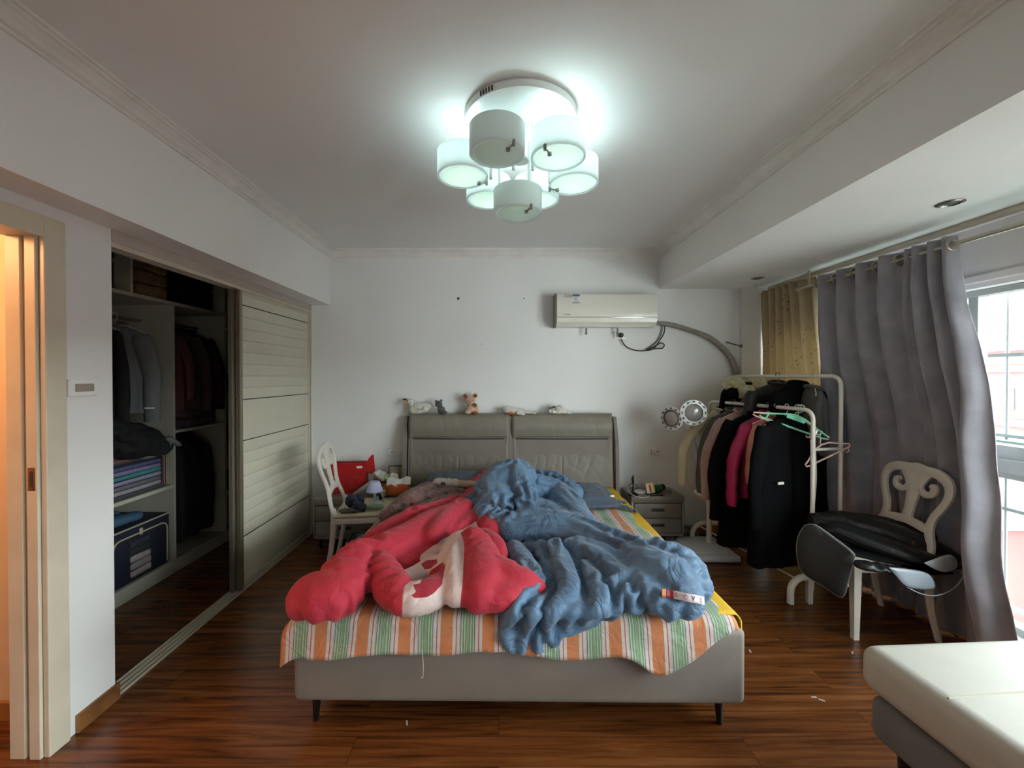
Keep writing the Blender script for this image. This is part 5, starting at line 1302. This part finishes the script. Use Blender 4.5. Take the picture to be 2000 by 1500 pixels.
M_navy = mat('navy_nylon', '1d2038', .5, var=.2, bump=.3, bs=60)
for i, (lb, pts, m) in enumerate((
 ('upright navy zip pouch leaning against the back of the left chair', [(-1.16, 3.20, .055, .05, .018, .055), (-1.11, 3.22, .055, .05, .018, .052)], M_navy),
 ('navy crumpled pouch lying in front of the toy lamp', [(-1.085, 3.15, .035, .05, .03, .035), (-1.05, 3.13, .02, .04, .03, .02), (-1.10, 3.16, .06, .02, .02, .02)], M_navy),
 ('dark clear plastic bag lying flat on the left chair seat', [(-1.17, 3.11, .012, .06, .035, .012), (-1.11, 3.10, .014, .05, .03, .012)], mat('grey_clear_plastic', '4c4d52', .2, var=.4, vs=60)),
 ('pale green plastic bottle lying beside the toy lamp', [(-.98, 3.17, .025, .06, .025, .022), (-.93, 3.17, .022, .04, .02, .02)], mat('pale_green_plastic', '8fae98', .25)),
 ('small cream wrapper lying near the chair back', [(-1.20, 3.30, .02, .02, .03, .02)], mat('cream_wrapper', 'b7a784', .4)))):
    o = blob(('zip_pouch', 'crumpled_pouch', 'plastic_bag', 'plastic_bottle', 'small_wrapper')[i], [(a, b, c+.0, d, e, f) for a, b, c, d, e, f in pts], m, None, .005, 1, fur=(.004, .012, .008, .001, .006)[i], fs=40); tag(o, lb, ('pouch', 'pouch', 'bag', 'bottle', 'wrapper')[i]); o.location = (0, 0, SZ+.004)
# plastic bin under the chair
M_bin = mat('pale_teal_plastic', '93aca6', .3, var=.1, vs=30)
bn = thing('waste_basket', 'pale teal plastic basket lined with a bag under the left chair', 'basket', (-1.00, 3.24, 0), .1)
bm = BM(); 
for (z0, z1, s0, s1) in ((0, .23, .9, 1.0),):
    A = [(-.19*s0, -.14*s0), (.19*s0, -.14*s0), (.19*s0, .14*s0), (-.19*s0, .14*s0)]
box(bm, (-.18, -.13, 0), (.18, .13, .22), .03, 4); bm.faces.ensure_lookup_table()
tp = [f for f in bm.faces if f.normal.z > .9 and f.calc_center_median().z > .2]; bmesh.ops.inset_region(bm, faces=tp, thickness=.02); bmesh.ops.translate(bm, verts=list({v for f in tp for v in f.verts}), vec=(0, 0, -.10))
obj('basket_body', bm, M_bin, bn)
def linr(u, v):
    a = 2*PI*u; c_, s_ = math.cos(a), math.sin(a); X = .19*math.copysign(abs(c_)**.4, c_); Y = .14*math.copysign(abs(s_)**.4, s_); k = .97+.05*math.sin(v*PI)
    return (X*k, Y*k, .17+.075*v-.02*(v > .8)+.008*nz(a*2, v, 3))
solid_grid('bag_liner', linr, 60, 6, mat('clear_liner', '9fb5b4', .2, bump=.6, bs=40), bn, .002)
for i, (x, y, z, r, m) in enumerate(((-.02, -.05, .215, .05, 'tissue_white'), (.08, .02, .20, .05, 'navy_nylon'), (-.10, .03, .19, .05, 'tissue_white'))):
    o = blob('crumpled_tissue', [(x, y, z, r, r, r*.7)], MC[m], None, .008, 1, fur=.02, fs=25); tag(o, ('white crumpled tissue ball sticking out of the teal basket', 'dark blue rag in the teal basket', 'white crumpled tissue deeper inside the teal basket')[i], 'rubbish'); o.location = bn.location

# ------------------------------------------------------------------ pillows, blanket on the bed
M_pil = mat('slate_blue_pillowcase', '44505f', .8, var=.06, bump=.3, bs=140, sheen=.15); M_pilg = mat('grey_blue_pillowcase', '5e6874', .8, bump=.3, bs=140)
creases(M_pil, 8, .012, .5); creases(M_pilg, 8, .012, .5); creases(M_pad, 6, .012, .4)
def pillow(name, label, c, sx, sy, h, rz, m, tilt=0, grow=.10, voxel=.011):
    sp = []
    for i in range(9):
        for j in range(7):
            u = (i/8-.5)*2; v = (j/6-.5)*2; e = (1-abs(u)**4)*(1-abs(v)**4)
            r = .018+h*.5*e**.5; M_ = Matrix.Rotation(rz, 3, 'Z') @ Matrix.Rotation(tilt, 3, 'X'); p = M_ @ Vector((u*sx*(1-.05*v*v), v*sy*(1-.06*u*u), 0)); sp.append((c[0]+p.x, c[1]+p.y, c[2]+p.z, max(r, .05), max(r, .05), r, M_))
    co, no, fc = blobmesh(sp, voxel, 4)
    co = buckle(co, no, fc, np.tile([0, 1., 0], (len(co), 1)), np.tile([.6, .3], (len(co), 1)), grow, .0008, .3, 120)
    co[:, 2] = np.maximum(co[:, 2], .507)
    return tag(obj_data(name, co, fc, m), label, 'pillow')
p = PZ(1115, 972, .56); pw = pillow('pillow', 'slate blue pillow half hidden behind the blue duvet on the right', (.60, 3.20, .57), .24, .20, .085, .08, M_pil, .10)
bm = BM(); box(bm, (.83, 3.045, .60), (.86, 3.05, .612)); tag_ = obj('care_label', bm, MC['label_white'], pw)
tails = []
for dy in (-.03, .02):
    tails.append([(0, 0)])
o = blob('pillow_tie', [(.87+.03*k, 3.05-.02*k, .545-.006*k, .04-.006*k, .022, .014) for k in range(5)]+[(.86+.03*k, 3.10, .56-.006*k, .035-.005*k, .02, .012) for k in range(4)], M_pil, pw, .006, 2, .006, 30)
pillow('pillow', 'grey blue pillow under the long white plush goose on the left', (-.30, 3.36, .585), .27, .16, .12, 0, M_pilg, .45)
M_plw = mat('white_plush', 'cdc8bd', .95, var=.04, vs=30, bump=.6, bs=160, sheen=.3); M_eye = mat('plush_eye_black', '080808', .2); M_beig = mat('beige_plush', 'b9a88e', .95, bump=.5, bs=160)
gs = thing('plush_goose', 'long flat white and beige plush lying on the left pillow', 'plush toy', (-.32, 3.20, .665))
blob('plush_body', [(-.13+.05*k, .0, .0-.002*k*k*.3, .055-.003*k, .045, .040-.002*k) for k in range(3)]+[(-.155, 0, -.005, .05, .05, .045)], M_plw, gs, .007, 3, .003, 60)
blob('plush_neck', [(-.02+.05*k, .0, -.004-.003*k, .055, .035, .030) for k in range(6)], M_beig, gs, .007, 3, .003, 60)
for s in (-1,): 
    bm = BM(); tube(bm, [(-.115+.014*math.cos(a), -.047, .006+.008*math.sin(a)) for a in [2*PI*k/12 for k in range(12)]], .004, 6, closed=True); obj('eye', bm, M_eye, gs)
o = blob('green_plush_ball', [(-.115, 2.96, .57, .075, .07, .065)], mat('sage_plush', '6f7d66', .95, bump=.5, bs=120), None, .009, 2, .003, 50); tag(o, 'round sage green plush peeking over the red duvet', 'plush toy')
# floral fleece blanket
M_flor, N, L, b = new_mat('brown_floral_fleece')
t = N.new('ShaderNodeTexCoord'); n1 = N.new('ShaderNodeTexNoise'); n1.inputs['Scale'].default_value = 13; n1.inputs['Detail'].default_value = 2; L.new(t.outputs['Object'], n1.inputs['Vector'])
r1 = N.new('ShaderNodeValToRGB'); L.new(n1.outputs['Fac'], r1.inputs[0]); e = r1.color_ramp.elements; e[0].position = .30; e[0].color = rgb('35302a'); e[1].position = .74; e[1].color = rgb('7a1c30')
for ps, c in ((.40, '5c4a40'), (.43, '7c5a50'), (.55, '85605a'), (.60, '8a4a4e'), (.64, '6c5a48')): k = e.new(ps); k.color = rgb(c)
v1 = N.new('ShaderNodeTexVoronoi'); v1.inputs['Scale'].default_value = 14; L.new(t.outputs['Object'], v1.inputs['Vector']); r2 = N.new('ShaderNodeValToRGB'); L.new(v1.outputs['Distance'], r2.inputs[0]); r2.color_ramp.elements[0].position = .14; r2.color_ramp.elements[0].color = (.10, .09, .08, 1); r2.color_ramp.elements[1].position = .22; r2.color_ramp.elements[1].color = (1, 1, 1, 1)
mx = N.new('ShaderNodeMix'); mx.data_type = 'RGBA'; mx.blend_type = 'MULTIPLY'; mx.inputs['Factor'].default_value = .8; L.new(r1.outputs[0], mx.inputs['A']); L.new(r2.outputs[0], mx.inputs['B']); L.new(mx.outputs['Result'], b.inputs['Base Color']); b.inputs['Roughness'].default_value = .9; b.inputs['Sheen Weight'].default_value = .3; creases(M_flor, 9, .02, .7)
fl = [
 R([rp(760, 1012, .53, .07), rp(790, 985, .57, .08), rp(820, 965, .60, .075), rp(850, 958, .60, .06)], .9, 0, (.6, .6)),
 R([rp(775, 1030, .53, .06), rp(820, 1005, .57, .08), rp(870, 985, .58, .07), rp(900, 975, .56, .05)], .9, 0, (.6, .6)),
 R([rp(850, 985, .58, .06), rp(880, 970, .58, .06), rp(905, 965, .56, .045)], .9, 0, (.6, .6)),
 R([rp(800, 975, .61, .06), rp(830, 955, .62, .055), rp(860, 950, .60, .05)], .9, 0, (.7, .4)),
 R([rp(780, 1005, .55, .10), rp(830, 985, .57, .12), rp(880, 972, .57, .11), rp(905, 968, .55, .07)], .75, 0, (.7, .7)),
 R([rp(800, 985, .60, .09), rp(835, 962, .62, .075), rp(870, 955, .60, .07), rp(900, 958, .57, .05)], .8, 0, (.7, .7)),
 R([rp(760, 1005, .50, .05), rp(748, 1010, .45, .04)], 1, 0, (.7, .4)),
]
duvet('floral_blanket', fl, M_flor, .010, 3, .01, 'brown and pink floral fleece blanket bunched at the head on the left side', 'blanket', grow=.5, bend=.09, tether=.003, zmin=.40)
# ribbon label on the blue duvet: follows the cloth by ray casting on to it
dgx = bpy.context.evaluated_depsgraph_get()
def cast(o, px, py, off=.003):
    d = ray(px, py).normalized(); ok, loc, nn, _ = o.ray_cast(O, d)
    return (loc+nn*off, nn) if ok else (None, None)
rows = []
lb_ = None
ca_ = [(1291, 1158), (1306, 1160), (1322, 1163), (1340, 1167), (1356, 1170), (1372, 1174)]
fr = [cast(db, a, b_) for a, b_ in ca_]
ok = [f for f in fr if f[0] is not None]
if len(ok) >= 4:
    pa_, pb_ = ok[0][0], ok[-1][0]; nav = sum((f[1] for f in ok), Vector()).normalized()
    xa = (pb_-pa_).normalized(); za = nav.cross(xa).normalized()*1; 
    if za.z < 0: za = -za
    wlen = (pb_-pa_).length; hgt = .030
    tgr = thing('ribbon_label', '', ''); bpy.data.objects.remove(tgr)
    def rib(u0, u1, nm, m, z0=-.5, z1=.5, off=0):
        def f(u, v):
            q = lerp(u0, u1, u); i = q*(len(ok)-1); k = min(int(i), len(ok)-2); c = ok[k][0].lerp(ok[k+1][0], i-k)
            c = c+nav*(.010+off)
            return tuple(c+za*hgt*lerp(z0, z1, v))
        return solid_grid(nm, f, 10, 3, m, db, .0015)
    rib(0, .10, 'ribbon_tan', mat('ribbon_tan', 'b06a30', .6)); rib(.10, .30, 'ribbon_red', mat('ribbon_red', '7a1020', .6)); rib(.30, 1, 'ribbon_white', mat('ribbon_white', 'c4b8bc', .6))
    for i, ch in enumerate('LOVE'):
        bm = text_bm(ch, .024, .0006); q = .40+.17*i; kk = q*(len(ok)-1); k = min(int(kk), len(ok)-2); c = ok[k][0].lerp(ok[k+1][0], kk-k)+nav*.0118
        yv = za; Mx = Matrix((xa, yv, xa.cross(yv))).transposed().to_4x4(); Mx.translation = c; bm.transform(Mx); obj('ribbon_letter', bm, mat('letter_plum', '5a3040', .6), db)
# ------------------------------------------------------------------ plush toys on the headboard
def hbp(px, top=1.150): return PY(px, 806, 3.80)
HZ = 1.148; HY = 3.805
def tx(px): return (px-975)*HY/800
M_org2 = mat('orange_felt', 'b5642a', .8); M_yel2 = mat('yellow_beak', 'c8922c', .6); M_gdk = mat('grey_plush', '4d4b4e', .95, bump=.5, bs=150, sheen=.2); M_peach = mat('peach_plush', 'c2a08a', .95, var=.05, bump=.6, bs=150, sheen=.3); M_brn = mat('brown_plush', '7c4a24', .9, bump=.4, bs=150); M_teal = mat('teal_felt', '245560', .8)
M_dkf = mat('dark_felt', '2a2f28', .8)
t = thing('plush_swan', 'white plush swan with a yellow beak at the left end of the headboard top', 'plush toy', (tx(818), HY, HZ))
blob('plush_body', [(.0, 0, .055, .075, .05, .055), (.05, 0, .06, .055, .045, .045), (-.05, 0, .045, .045, .045, .045), (.09, 0, .07, .03, .03, .025)], M_plw, t, .006, 3, .004, 55)
blob('plush_neck', [(-.055, 0, .06, .03, .03, .03), (-.065, 0, .085, .026, .026, .03), (-.075, 0, .115, .030, .028, .028), (-.095, 0, .12, .026, .026, .024)], M_plw, t, .005, 3, .003, 60)
blob('beak', [(-.122, -.01, .110, .014, .012, .009), (-.128, -.01, .095, .010, .010, .014)], M_yel2, t, .004, 1)
blob('crown_patch', [(-.13, 0, .137, .022, .014, .008)], M_dkf, t, .004, 1)
blob('eye', [(-.098, -.026, .125, .006, .004, .006)], M_eye, t, .003, 0)
bm = BM(); tube(bm, [(.0, -.052, .06), (.02, -.055, .045), (.045, -.055, .05), (.055, -.05, .07)], .0022, 5, sm=4); obj('wing_stitch', bm, M_gdk, t)
t = thing('plush_bear', 'small dark grey plush bear in a checked shirt on the headboard', 'plush toy', (tx(862), HY-.02, HZ))
blob('plush_body', [(.0, 0, .04, .035, .032, .04), (.03, -.01, .02, .03, .025, .02)], M_gdk, t, .005, 2, .003, 60)
hd = blob('plush_head', [(-.02, -.01, .095, .035, .033, .032), (-.035, -.02, .085, .018, .018, .014), (-.045, 0, .12, .013, .010, .013), (.002, 0, .128, .013, .010, .013)], M_gdk, t, .005, 2, .002, 60)
blob('checked_shirt', [(.0, 0, .052, .038, .036, .024)], mat('checked_cloth', '77787a', .8, vs=90, c2='2c2c2e'), t, .005, 1)
blob('eye', [(-.045, -.038, .098, .004, .004, .004), (-.022, -.043, .098, .004, .004, .004)], M_eye, t, .002, 0)
t = thing('plush_bear', 'larger peach plush bear with brown ears sitting on the headboard', 'plush toy', (tx(920), HY, HZ), .2)
blob('plush_body', [(0, 0, .05, .05, .045, .055), (.035, -.01, .03, .04, .035, .03), (-.035, -.02, .02, .03, .03, .02), (.045, -.01, .065, .025, .022, .022)], M_peach, t, .006, 2, .004, 50)
blob('plush_head', [(-.01, -.01, .125, .052, .045, .045), (-.01, -.045, .11, .022, .018, .016), (.01, .005, .145, .03, .03, .03)], M_peach, t, .006, 2, .003, 50)
for x in (-.052, .038): 
    e_ = blob('ear', [(x, .0, .172, .025, .014, .025)], M_peach, t, .005, 2); blob('inner_ear', [(x, -.012, .170, .018, .008, .018)], M_brn, e_, .004, 1)
blob('paw', [(.03, -.045, .085, .020, .014, .020), (.03, -.04, .015, .028, .02, .016)], M_brn, t, .004, 1)
blob('eye', [(-.028, -.052, .13, .004, .003, .004), (.008, -.054, .13, .004, .003, .004), (-.01, -.062, .115, .006, .004, .004)], M_eye, t, .002, 0)
t = thing('plush_goose', 'flat white plush goose with orange feet lying over the headboard split', 'plush toy', (tx(1012), HY-.01, HZ))
blob('plush_body', [(-.10+.03*k, 0, .040-.004*k, .045-.003*k, .04, .036-.003*k) for k in range(5)]+[(-.13, 0, .05, .018, .02, .022)], M_plw, t, .006, 3, .004, 50)
blob('plush_neck', [(.04+.025*k, -.005, .025-.002*k, .03, .020, .016) for k in range(4)]+[(.15, -.01, .016, .022, .02, .016)], M_plw, t, .005, 3, .002, 50)
blob('wing', [(.01, -.045, .015, .035, .012, .018), (.04, -.05, .005, .025, .01, .012)], M_plw, t, .005, 2)
blob('foot', [(-.07, -.03, .010, .035, .018, .012), (-.04, -.035, .008, .02, .016, .010)], M_org2, t, .004, 1)
blob('eye', [(.155, -.03, .020, .004, .003, .004)], M_eye, t, .002, 0)
t = thing('plush_dog', 'white plush with a teal tuft lying near the right end of the headboard', 'plush toy', (tx(1090), HY-.01, HZ))
blob('plush_body', [(0, 0, .025, .05, .035, .026), (.05, 0, .025, .03, .025, .022), (.085, 0, .015, .025, .018, .012), (.11, 0, .006, .02, .012, .008)], M_plw, t, .005, 2, .003, 55)
blob('plush_head', [(.01, -.01, .055, .042, .034, .032), (-.045, -.02, .022, .022, .018, .018), (-.075, -.01, .028, .02, .018, .02)], M_plw, t, .005, 2, .003, 55)
blob('tuft', [(-.075, -.005, .058, .018, .012, .008), (-.05, -.005, .063, .022, .012, .008), (-.03, -.005, .070, .015, .01, .008)], M_teal, t, .004, 1, .006, 60)
blob('eye', [(.02, -.044, .062, .007, .003, .003)], M_dkf, t, .002, 0)
# ------------------------------------------------------------------ closet contents
M_c1 = mat('closet_black', '0b0b0e', .85, var=.2); M_c2 = mat('closet_grey', '6d7072', .9, bump=.4, bs=120); M_c3 = mat('closet_taupe', '4b3d38', .9); M_c4 = mat('closet_rose', '5a3536', .9); M_lil = mat('lilac_cotton', 'a5a3b8', .8, bump=.3, bs=60); M_ylw = mat('pale_yellow_cotton', 'b3ae68', .8, bump=.2, bs=60)
def cg(nm, lb, ct, y, m, yaw, grp, **kw):
    return garment(nm, lb, ct, 0, 0, 0, yaw, m, world=(-2.72, y, kw.pop('z', 1.93)), rz0=0, group=grp, **kw)
G1 = 'clothes hanging in the left closet bay'
for k, (nm, lb, y, m, kw) in enumerate((
 ('coat', 'black coat nearest the pillar in the closet', 2.30, M_c1, dict(half=.22, length=.75, sleeve=.6, seed=21)),
 ('coat', 'black coat second from the pillar in the closet', 2.50, M_c1, dict(half=.24, length=.85, sleeve=.7, seed=22, splay=.08)),
 ('jacket', 'black jacket in front of the grey sleeve in the closet', 2.68, M_c1, dict(half=.22, length=.80, sleeve=.72, seed=23, splay=.06)),
 ('jacket', 'grey jacket with a small white sleeve mark in the closet', 2.90, M_c2, dict(half=.21, length=.62, sleeve=.62, seed=24, splay=.07, sr=.07)))):
    hanger(('white hanger carrying the black coat nearest the pillar in the closet', 'white hanger carrying the second black coat from the pillar in the closet', 'white hanger of the black jacket in front of the grey sleeve', 'white hanger carrying the grey jacket in the closet')[k], 0, 0, 0, 0, M_plast, group='hangers in the closet').location = (-2.72, y, 1.935)
    g = cg(nm, lb, 'coat' if nm == 'coat' else 'jacket', y, m, 0.06*k, G1, **kw)
    if k == 3:
        bm = BM(); box(bm, (.215, -.058, -.66), (.275, -.05, -.65)); obj('reflective_strip', bm, M_plast, g)
G2 = 'clothes hanging in the right closet bay'
for k, (nm, lb, y, m, kw) in enumerate((
 ('dress', 'dusty rose dress in the right closet bay', 3.28, M_c4, dict(half=.20, length=.70, sleeve=.5, seed=31, z=1.95)),
 ('coat', 'taupe coat with hood in the right closet bay', 3.42, M_c3, dict(half=.22, length=.75, sleeve=.6, seed=32, z=1.95)),
 ('coat', 'dark wine coat deep in the right closet bay', 3.56, mat('closet_wine', '2a1014', .9), dict(half=.22, length=.75, sleeve=.6, seed=33, z=1.95)))):
    cg(nm, lb, nm, y, m, 0.05*k, G2, **kw)
for k, y in enumerate((3.22, 3.38, 3.54)):
    cg('long_coat', ('long black coat hanging low beside the closet divider', 'middle long black coat hanging low in the right bay', 'long black coat hanging low furthest in the right bay')[k], 'coat', y, M_c1, .04, 'long dark coats below the middle shelf', half=.21, length=.80, sleeve=.7, seed=40+k, z=1.06, depth=.05, splay=.04)
# black jacket slumped on the shelf items
bj = duvet('slumped_jacket', [R([(-2.50, 2.50, 1.20, .10), (-2.46, 2.62, 1.10, .11), (-2.44, 2.76, 1.03, .10), (-2.42, 2.88, .99, .07)], 1, 0, (.6, .5)), R([(-2.55, 2.70, 1.12, .10), (-2.52, 2.86, 1.06, .09), (-2.46, 2.98, .98, .06)], 1, 0, (.6, .5)), R([(-2.62, 2.42, 1.06, .12), (-2.60, 2.70, 1.05, .12), (-2.60, 2.90, 1.02, .10)], 1, 0, (.6, .5))], M_c1, .012, 3, .01, 'black padded jacket slumped over the shelf edge in the closet', 'jacket', grow=.4, zmin=.95)
o = duvet('peaked_hat', [R([(-2.43, 2.66, .995, .03), (-2.41, 2.78, .965, .045), (-2.40, 2.90, .985, .045), (-2.42, 2.97, 1.00, .03)], .7, 0, (.3, .8)), R([(-2.40, 2.98, 1.04, .025), (-2.38, 3.02, 1.0, .02)], .7, 0, (.3, .8))], M_c2, .008, 2, .01, 'grey peaked hat hanging off the shelf edge under the slumped black jacket', 'hat', grow=.3, zmin=.9)
# storage bags
def storage_bag(label, x0, x1, y0, y1, z0, z1, m, pipe, win, split):
    t = thing('storage_bag', label, 'storage bag', ((x0+x1)/2, (y0+y1)/2, z0), 0, 'zipped fabric storage bags')
    a, b, h = (x1-x0)/2, (y1-y0)/2, z1-z0
    bm = BM(); box(bm, (-a, -b, 0), (a, b, h), .02, 3); 
    obj('bag_body', bm, m, t)
    bm = BM(); c = .05; Y0_, Y1_, Z0_, Z1_ = -b+.05, b-.035, .02, h-.06
    pts = [(a+.004, Y0_, Z0_), (a+.004, Y0_, Z1_-c)]+[(a+.004, Y0_+c*(1-math.cos(q)), Z1_-c+c*math.sin(q)) for q in (PI/6, PI/3, PI/2)]+[(a+.004, Y1_-c, Z1_)]+[(a+.004, Y1_-c+c*math.sin(q), Z1_-c+c*math.cos(q)) for q in (PI/6, PI/3, PI/2)]+[(a+.004, Y1_, Z0_)]
    tube(bm, pts, .006, 6); obj('zip_piping', bm, pipe, t)
    bm = BM()
    if split: box(bm, (a-.002, -.02-.07, .02), (a+.003, .02+.06, h-.09), .001)
    else: box(bm, (a-.002, Y0_+.02, .03), (a+.003, Y1_-.015, h-.08), .001)
    obj('clear_window', bm, mat('clear_vinyl', '30343c', .08, var=.1), t)
    n = 5 if split else 6
    for k in range(n):
        hh = (h-.13)/n; cols = ['9a8d8e', '8c8286', '9b9390', '2c2e33', '30323a'] if split else ['9a949c', '6a6a72', '8f8aa6', '3f8585', '7d79a0', '56567a']
        Ya, Yb = ((-.085, .075) if split else (Y0_+.03, Y1_-.03))
        bm = BM(); box(bm, (a-.004, Ya, .035+k*hh), (a+.008, Yb, .035+(k+.92)*hh), min(.012, hh*.3), 3)
        for v in bm.verts: v.co.z += .006*nz(v.co.y*12, k*3.1, 0); v.co.x += .004*nz(v.co.y*20, k, 5)
        o = obj('folded_cloth', bm, mat('fold_'+cols[k], cols[k], .7, var=.12, vs=50, bump=.5, bs=50), t)
    bm = BM(); box(bm, (a, -.012, h-.075), (a+.008, .012, h-.03), .002); obj('zip_pull', bm, pipe, t)
    if split:
        bm = BM()
        for yy in (-b+.005, b-.005): pass
        tube(bm, [(a, -b+.01, h-.005), (a, b-.01, h-.005)], .006, 6); tube(bm, [(a, b-.01, h-.005), (-a, b-.01, h-.005)], .006, 6); obj('top_piping', bm, pipe, t)
    return t
storage_bag('grey fabric storage bag with coral zip and a clear window on the middle shelf', -2.95, -2.485, 2.52, 3.06, .682, 1.00, mat('bag_grey', '4a484c', .85, bump=.3, bs=150), mat('coral_zip', 'a35f52', .5), None, False)
storage_bag('navy storage bag with cream piping on the closet floor board', -2.95, -2.485, 2.57, 3.085, .102, .48, mat('bag_navy', '14192c', .8, bump=.3, bs=150), mat('cream_piping', 'b3ab8e', .5), None, True)
tag(duvet('folded_jeans', [R([(-2.62, 2.62, .525, .06), (-2.58, 2.74, .525, .065), (-2.57, 2.88, .515, .05)], .6, 0, (.5, .5)), R([(-2.72, 2.62, .53, .07), (-2.70, 2.82, .525, .07)], .6, 0, (.5, .5))], mat('denim_blue', '3a5a74', .8), .010, 3, .01, 'folded blue denim clothes on top of the navy storage bag', 'clothes', grow=.3, zmin=.483))
def stack(lb, nm, x0, x1, y0, y1, z0, h, m, n=2, cat='clothes'):
    t = thing(nm, lb, cat, ((x0+x1)/2, (y0+y1)/2, z0))
    for k in range(n):
        bm = BM(); hh = h/n; box(bm, (-(x1-x0)/2, -(y1-y0)/2, k*hh), ((x1-x0)/2, (y1-y0)/2, (k+.95)*hh), min(.02, hh*.45), 4); bmesh.ops.subdivide_edges(bm, edges=[e for e in bm.edges if e.calc_length() > .1], cuts=6, use_grid_fill=True)
        for v in bm.verts: v.co.z += .012*nz(v.co.x*7, v.co.y*7, k+2); v.co.x += .015*nz(v.co.y*8, k, 1); v.co.z = max(v.co.z, .001)
        obj('fold', bm, m, t)
    return t
stack('pale yellow folded cloth on top of the grey storage bag', 'folded_towel', -2.78, -2.46, 2.48, 2.90, 1.004, .06, M_ylw)
stack('lilac folded cloth lying on the yellow folded cloth', 'folded_shirt', -2.76, -2.46, 2.48, 2.80, 1.072, .08, M_lil)
o = stack('pale yellow board-stiff cloth standing beside the pillar in the closet', 'yellow_cloth', -2.62, -2.50, 2.48, 2.66, 1.158, .26, M_ylw, 1)
stack('yellow and white bundle in the top closet compartment', 'bedding_bundle', -2.85, -2.50, 2.85, 3.10, 2.068, .28, mat('mustard_bundle', '6a5a3a', .9, var=.4, vs=12), 3)
stack('dark blue bundle in the top closet compartment nearest the pillar', 'bedding_bundle', -2.85, -2.52, 2.25, 2.70, 2.068, .40, mat('dark_bundle', '141828', .9), 2)
stack('dark bundle in the far top closet compartment', 'bedding_bundle', -2.85, -2.50, 3.25, 3.60, 2.068, .35, mat('black_bundle', '101012', .9), 2)
stack('rose grey folded clothes on the middle shelf of the right closet bay', 'folded_clothes', -2.85, -2.50, 3.25, 3.62, 1.088, .14, mat('rose_grey_cloth', '4a3a3c', .9), 2)
for k, z in enumerate((.44, .87, 1.35)):
    stack(('dark folded clothes on the lowest shelf of the far closet column', 'grey folded clothes on the second shelf of the far closet column', 'brown folded clothes on the third shelf of the far closet column')[k], 'folded_clothes', -2.80, -2.52, 3.73, 3.86, z, .18, mat('far_fold_%d' % k, ('18181a', '3a3836', '40302c')[k], .9), 3)
# small crumbs on the floor
for i, (px, py) in enumerate(((795, 1412), (1590, 1362), (1465, 1272), (1605, 1368), (1665, 1275))):
    p = PZ(px, py, .001); bm = BM(); box(bm, (-.004, -.012, 0), (.003, .012, .002)); o = obj('paper_scrap', bm, M_paper); o.location = p; o.rotation_euler = (0, 0, i*1.3+.3)
    tag(o, ('pale splinter of paper on the floor under the bed', 'tiny paper scrap on the floor left of the daybed', 'tiny crumb on the floor right of the bed corner', 'second tiny scrap close to the first left of the daybed', 'tiny scrap on the floor close to the daybed corner')[i], 'scrap')
# white hanger strap on the rack front post and small brush
sp_ = thing('hairbrush', 'small white spoon-shaped brush stuck at the low front post of the rack', 'brush', tuple(PY(1590, 848, 2.70)), 0)
bm = BM(); lathe(bm, [(0, -.022), (.007, -.018), (.011, 0), (.008, .016), (0, .022)], (.008, 0, .012), 14, rot(0, .6, 0)); tube(bm, [(-.004, 0, -.006), (-.012, 0, -.02)], .003, 6); obj('brush_head', bm, M_plast, sp_)
st = PY(1586, 860, 2.70); bm = BM(); tube(bm, [st, st+Vector((.008, -.006, -.25)), st+Vector((0, 0, -.50))], .012, 8, flat=.3, sm=5); tube(bm, [st+Vector((.015, 0, 0)), st+Vector((.022, -.006, -.25)), st+Vector((.01, 0, -.48))], .007, 8, flat=.4, sm=5)
tag(obj('fabric_strap', bm, mat('beige_strap', 'b3a899', .8)), 'beige fabric strap hanging down the low front post of the rack', 'strap')
cz = bpy.data.objects['coat']
bm = BM(); box(bm, (-.195, -.098, -.52), (-.145, -.088, -.503), .002); obj('zip_pull', bm, M_plast, cz, label='white zip pull')
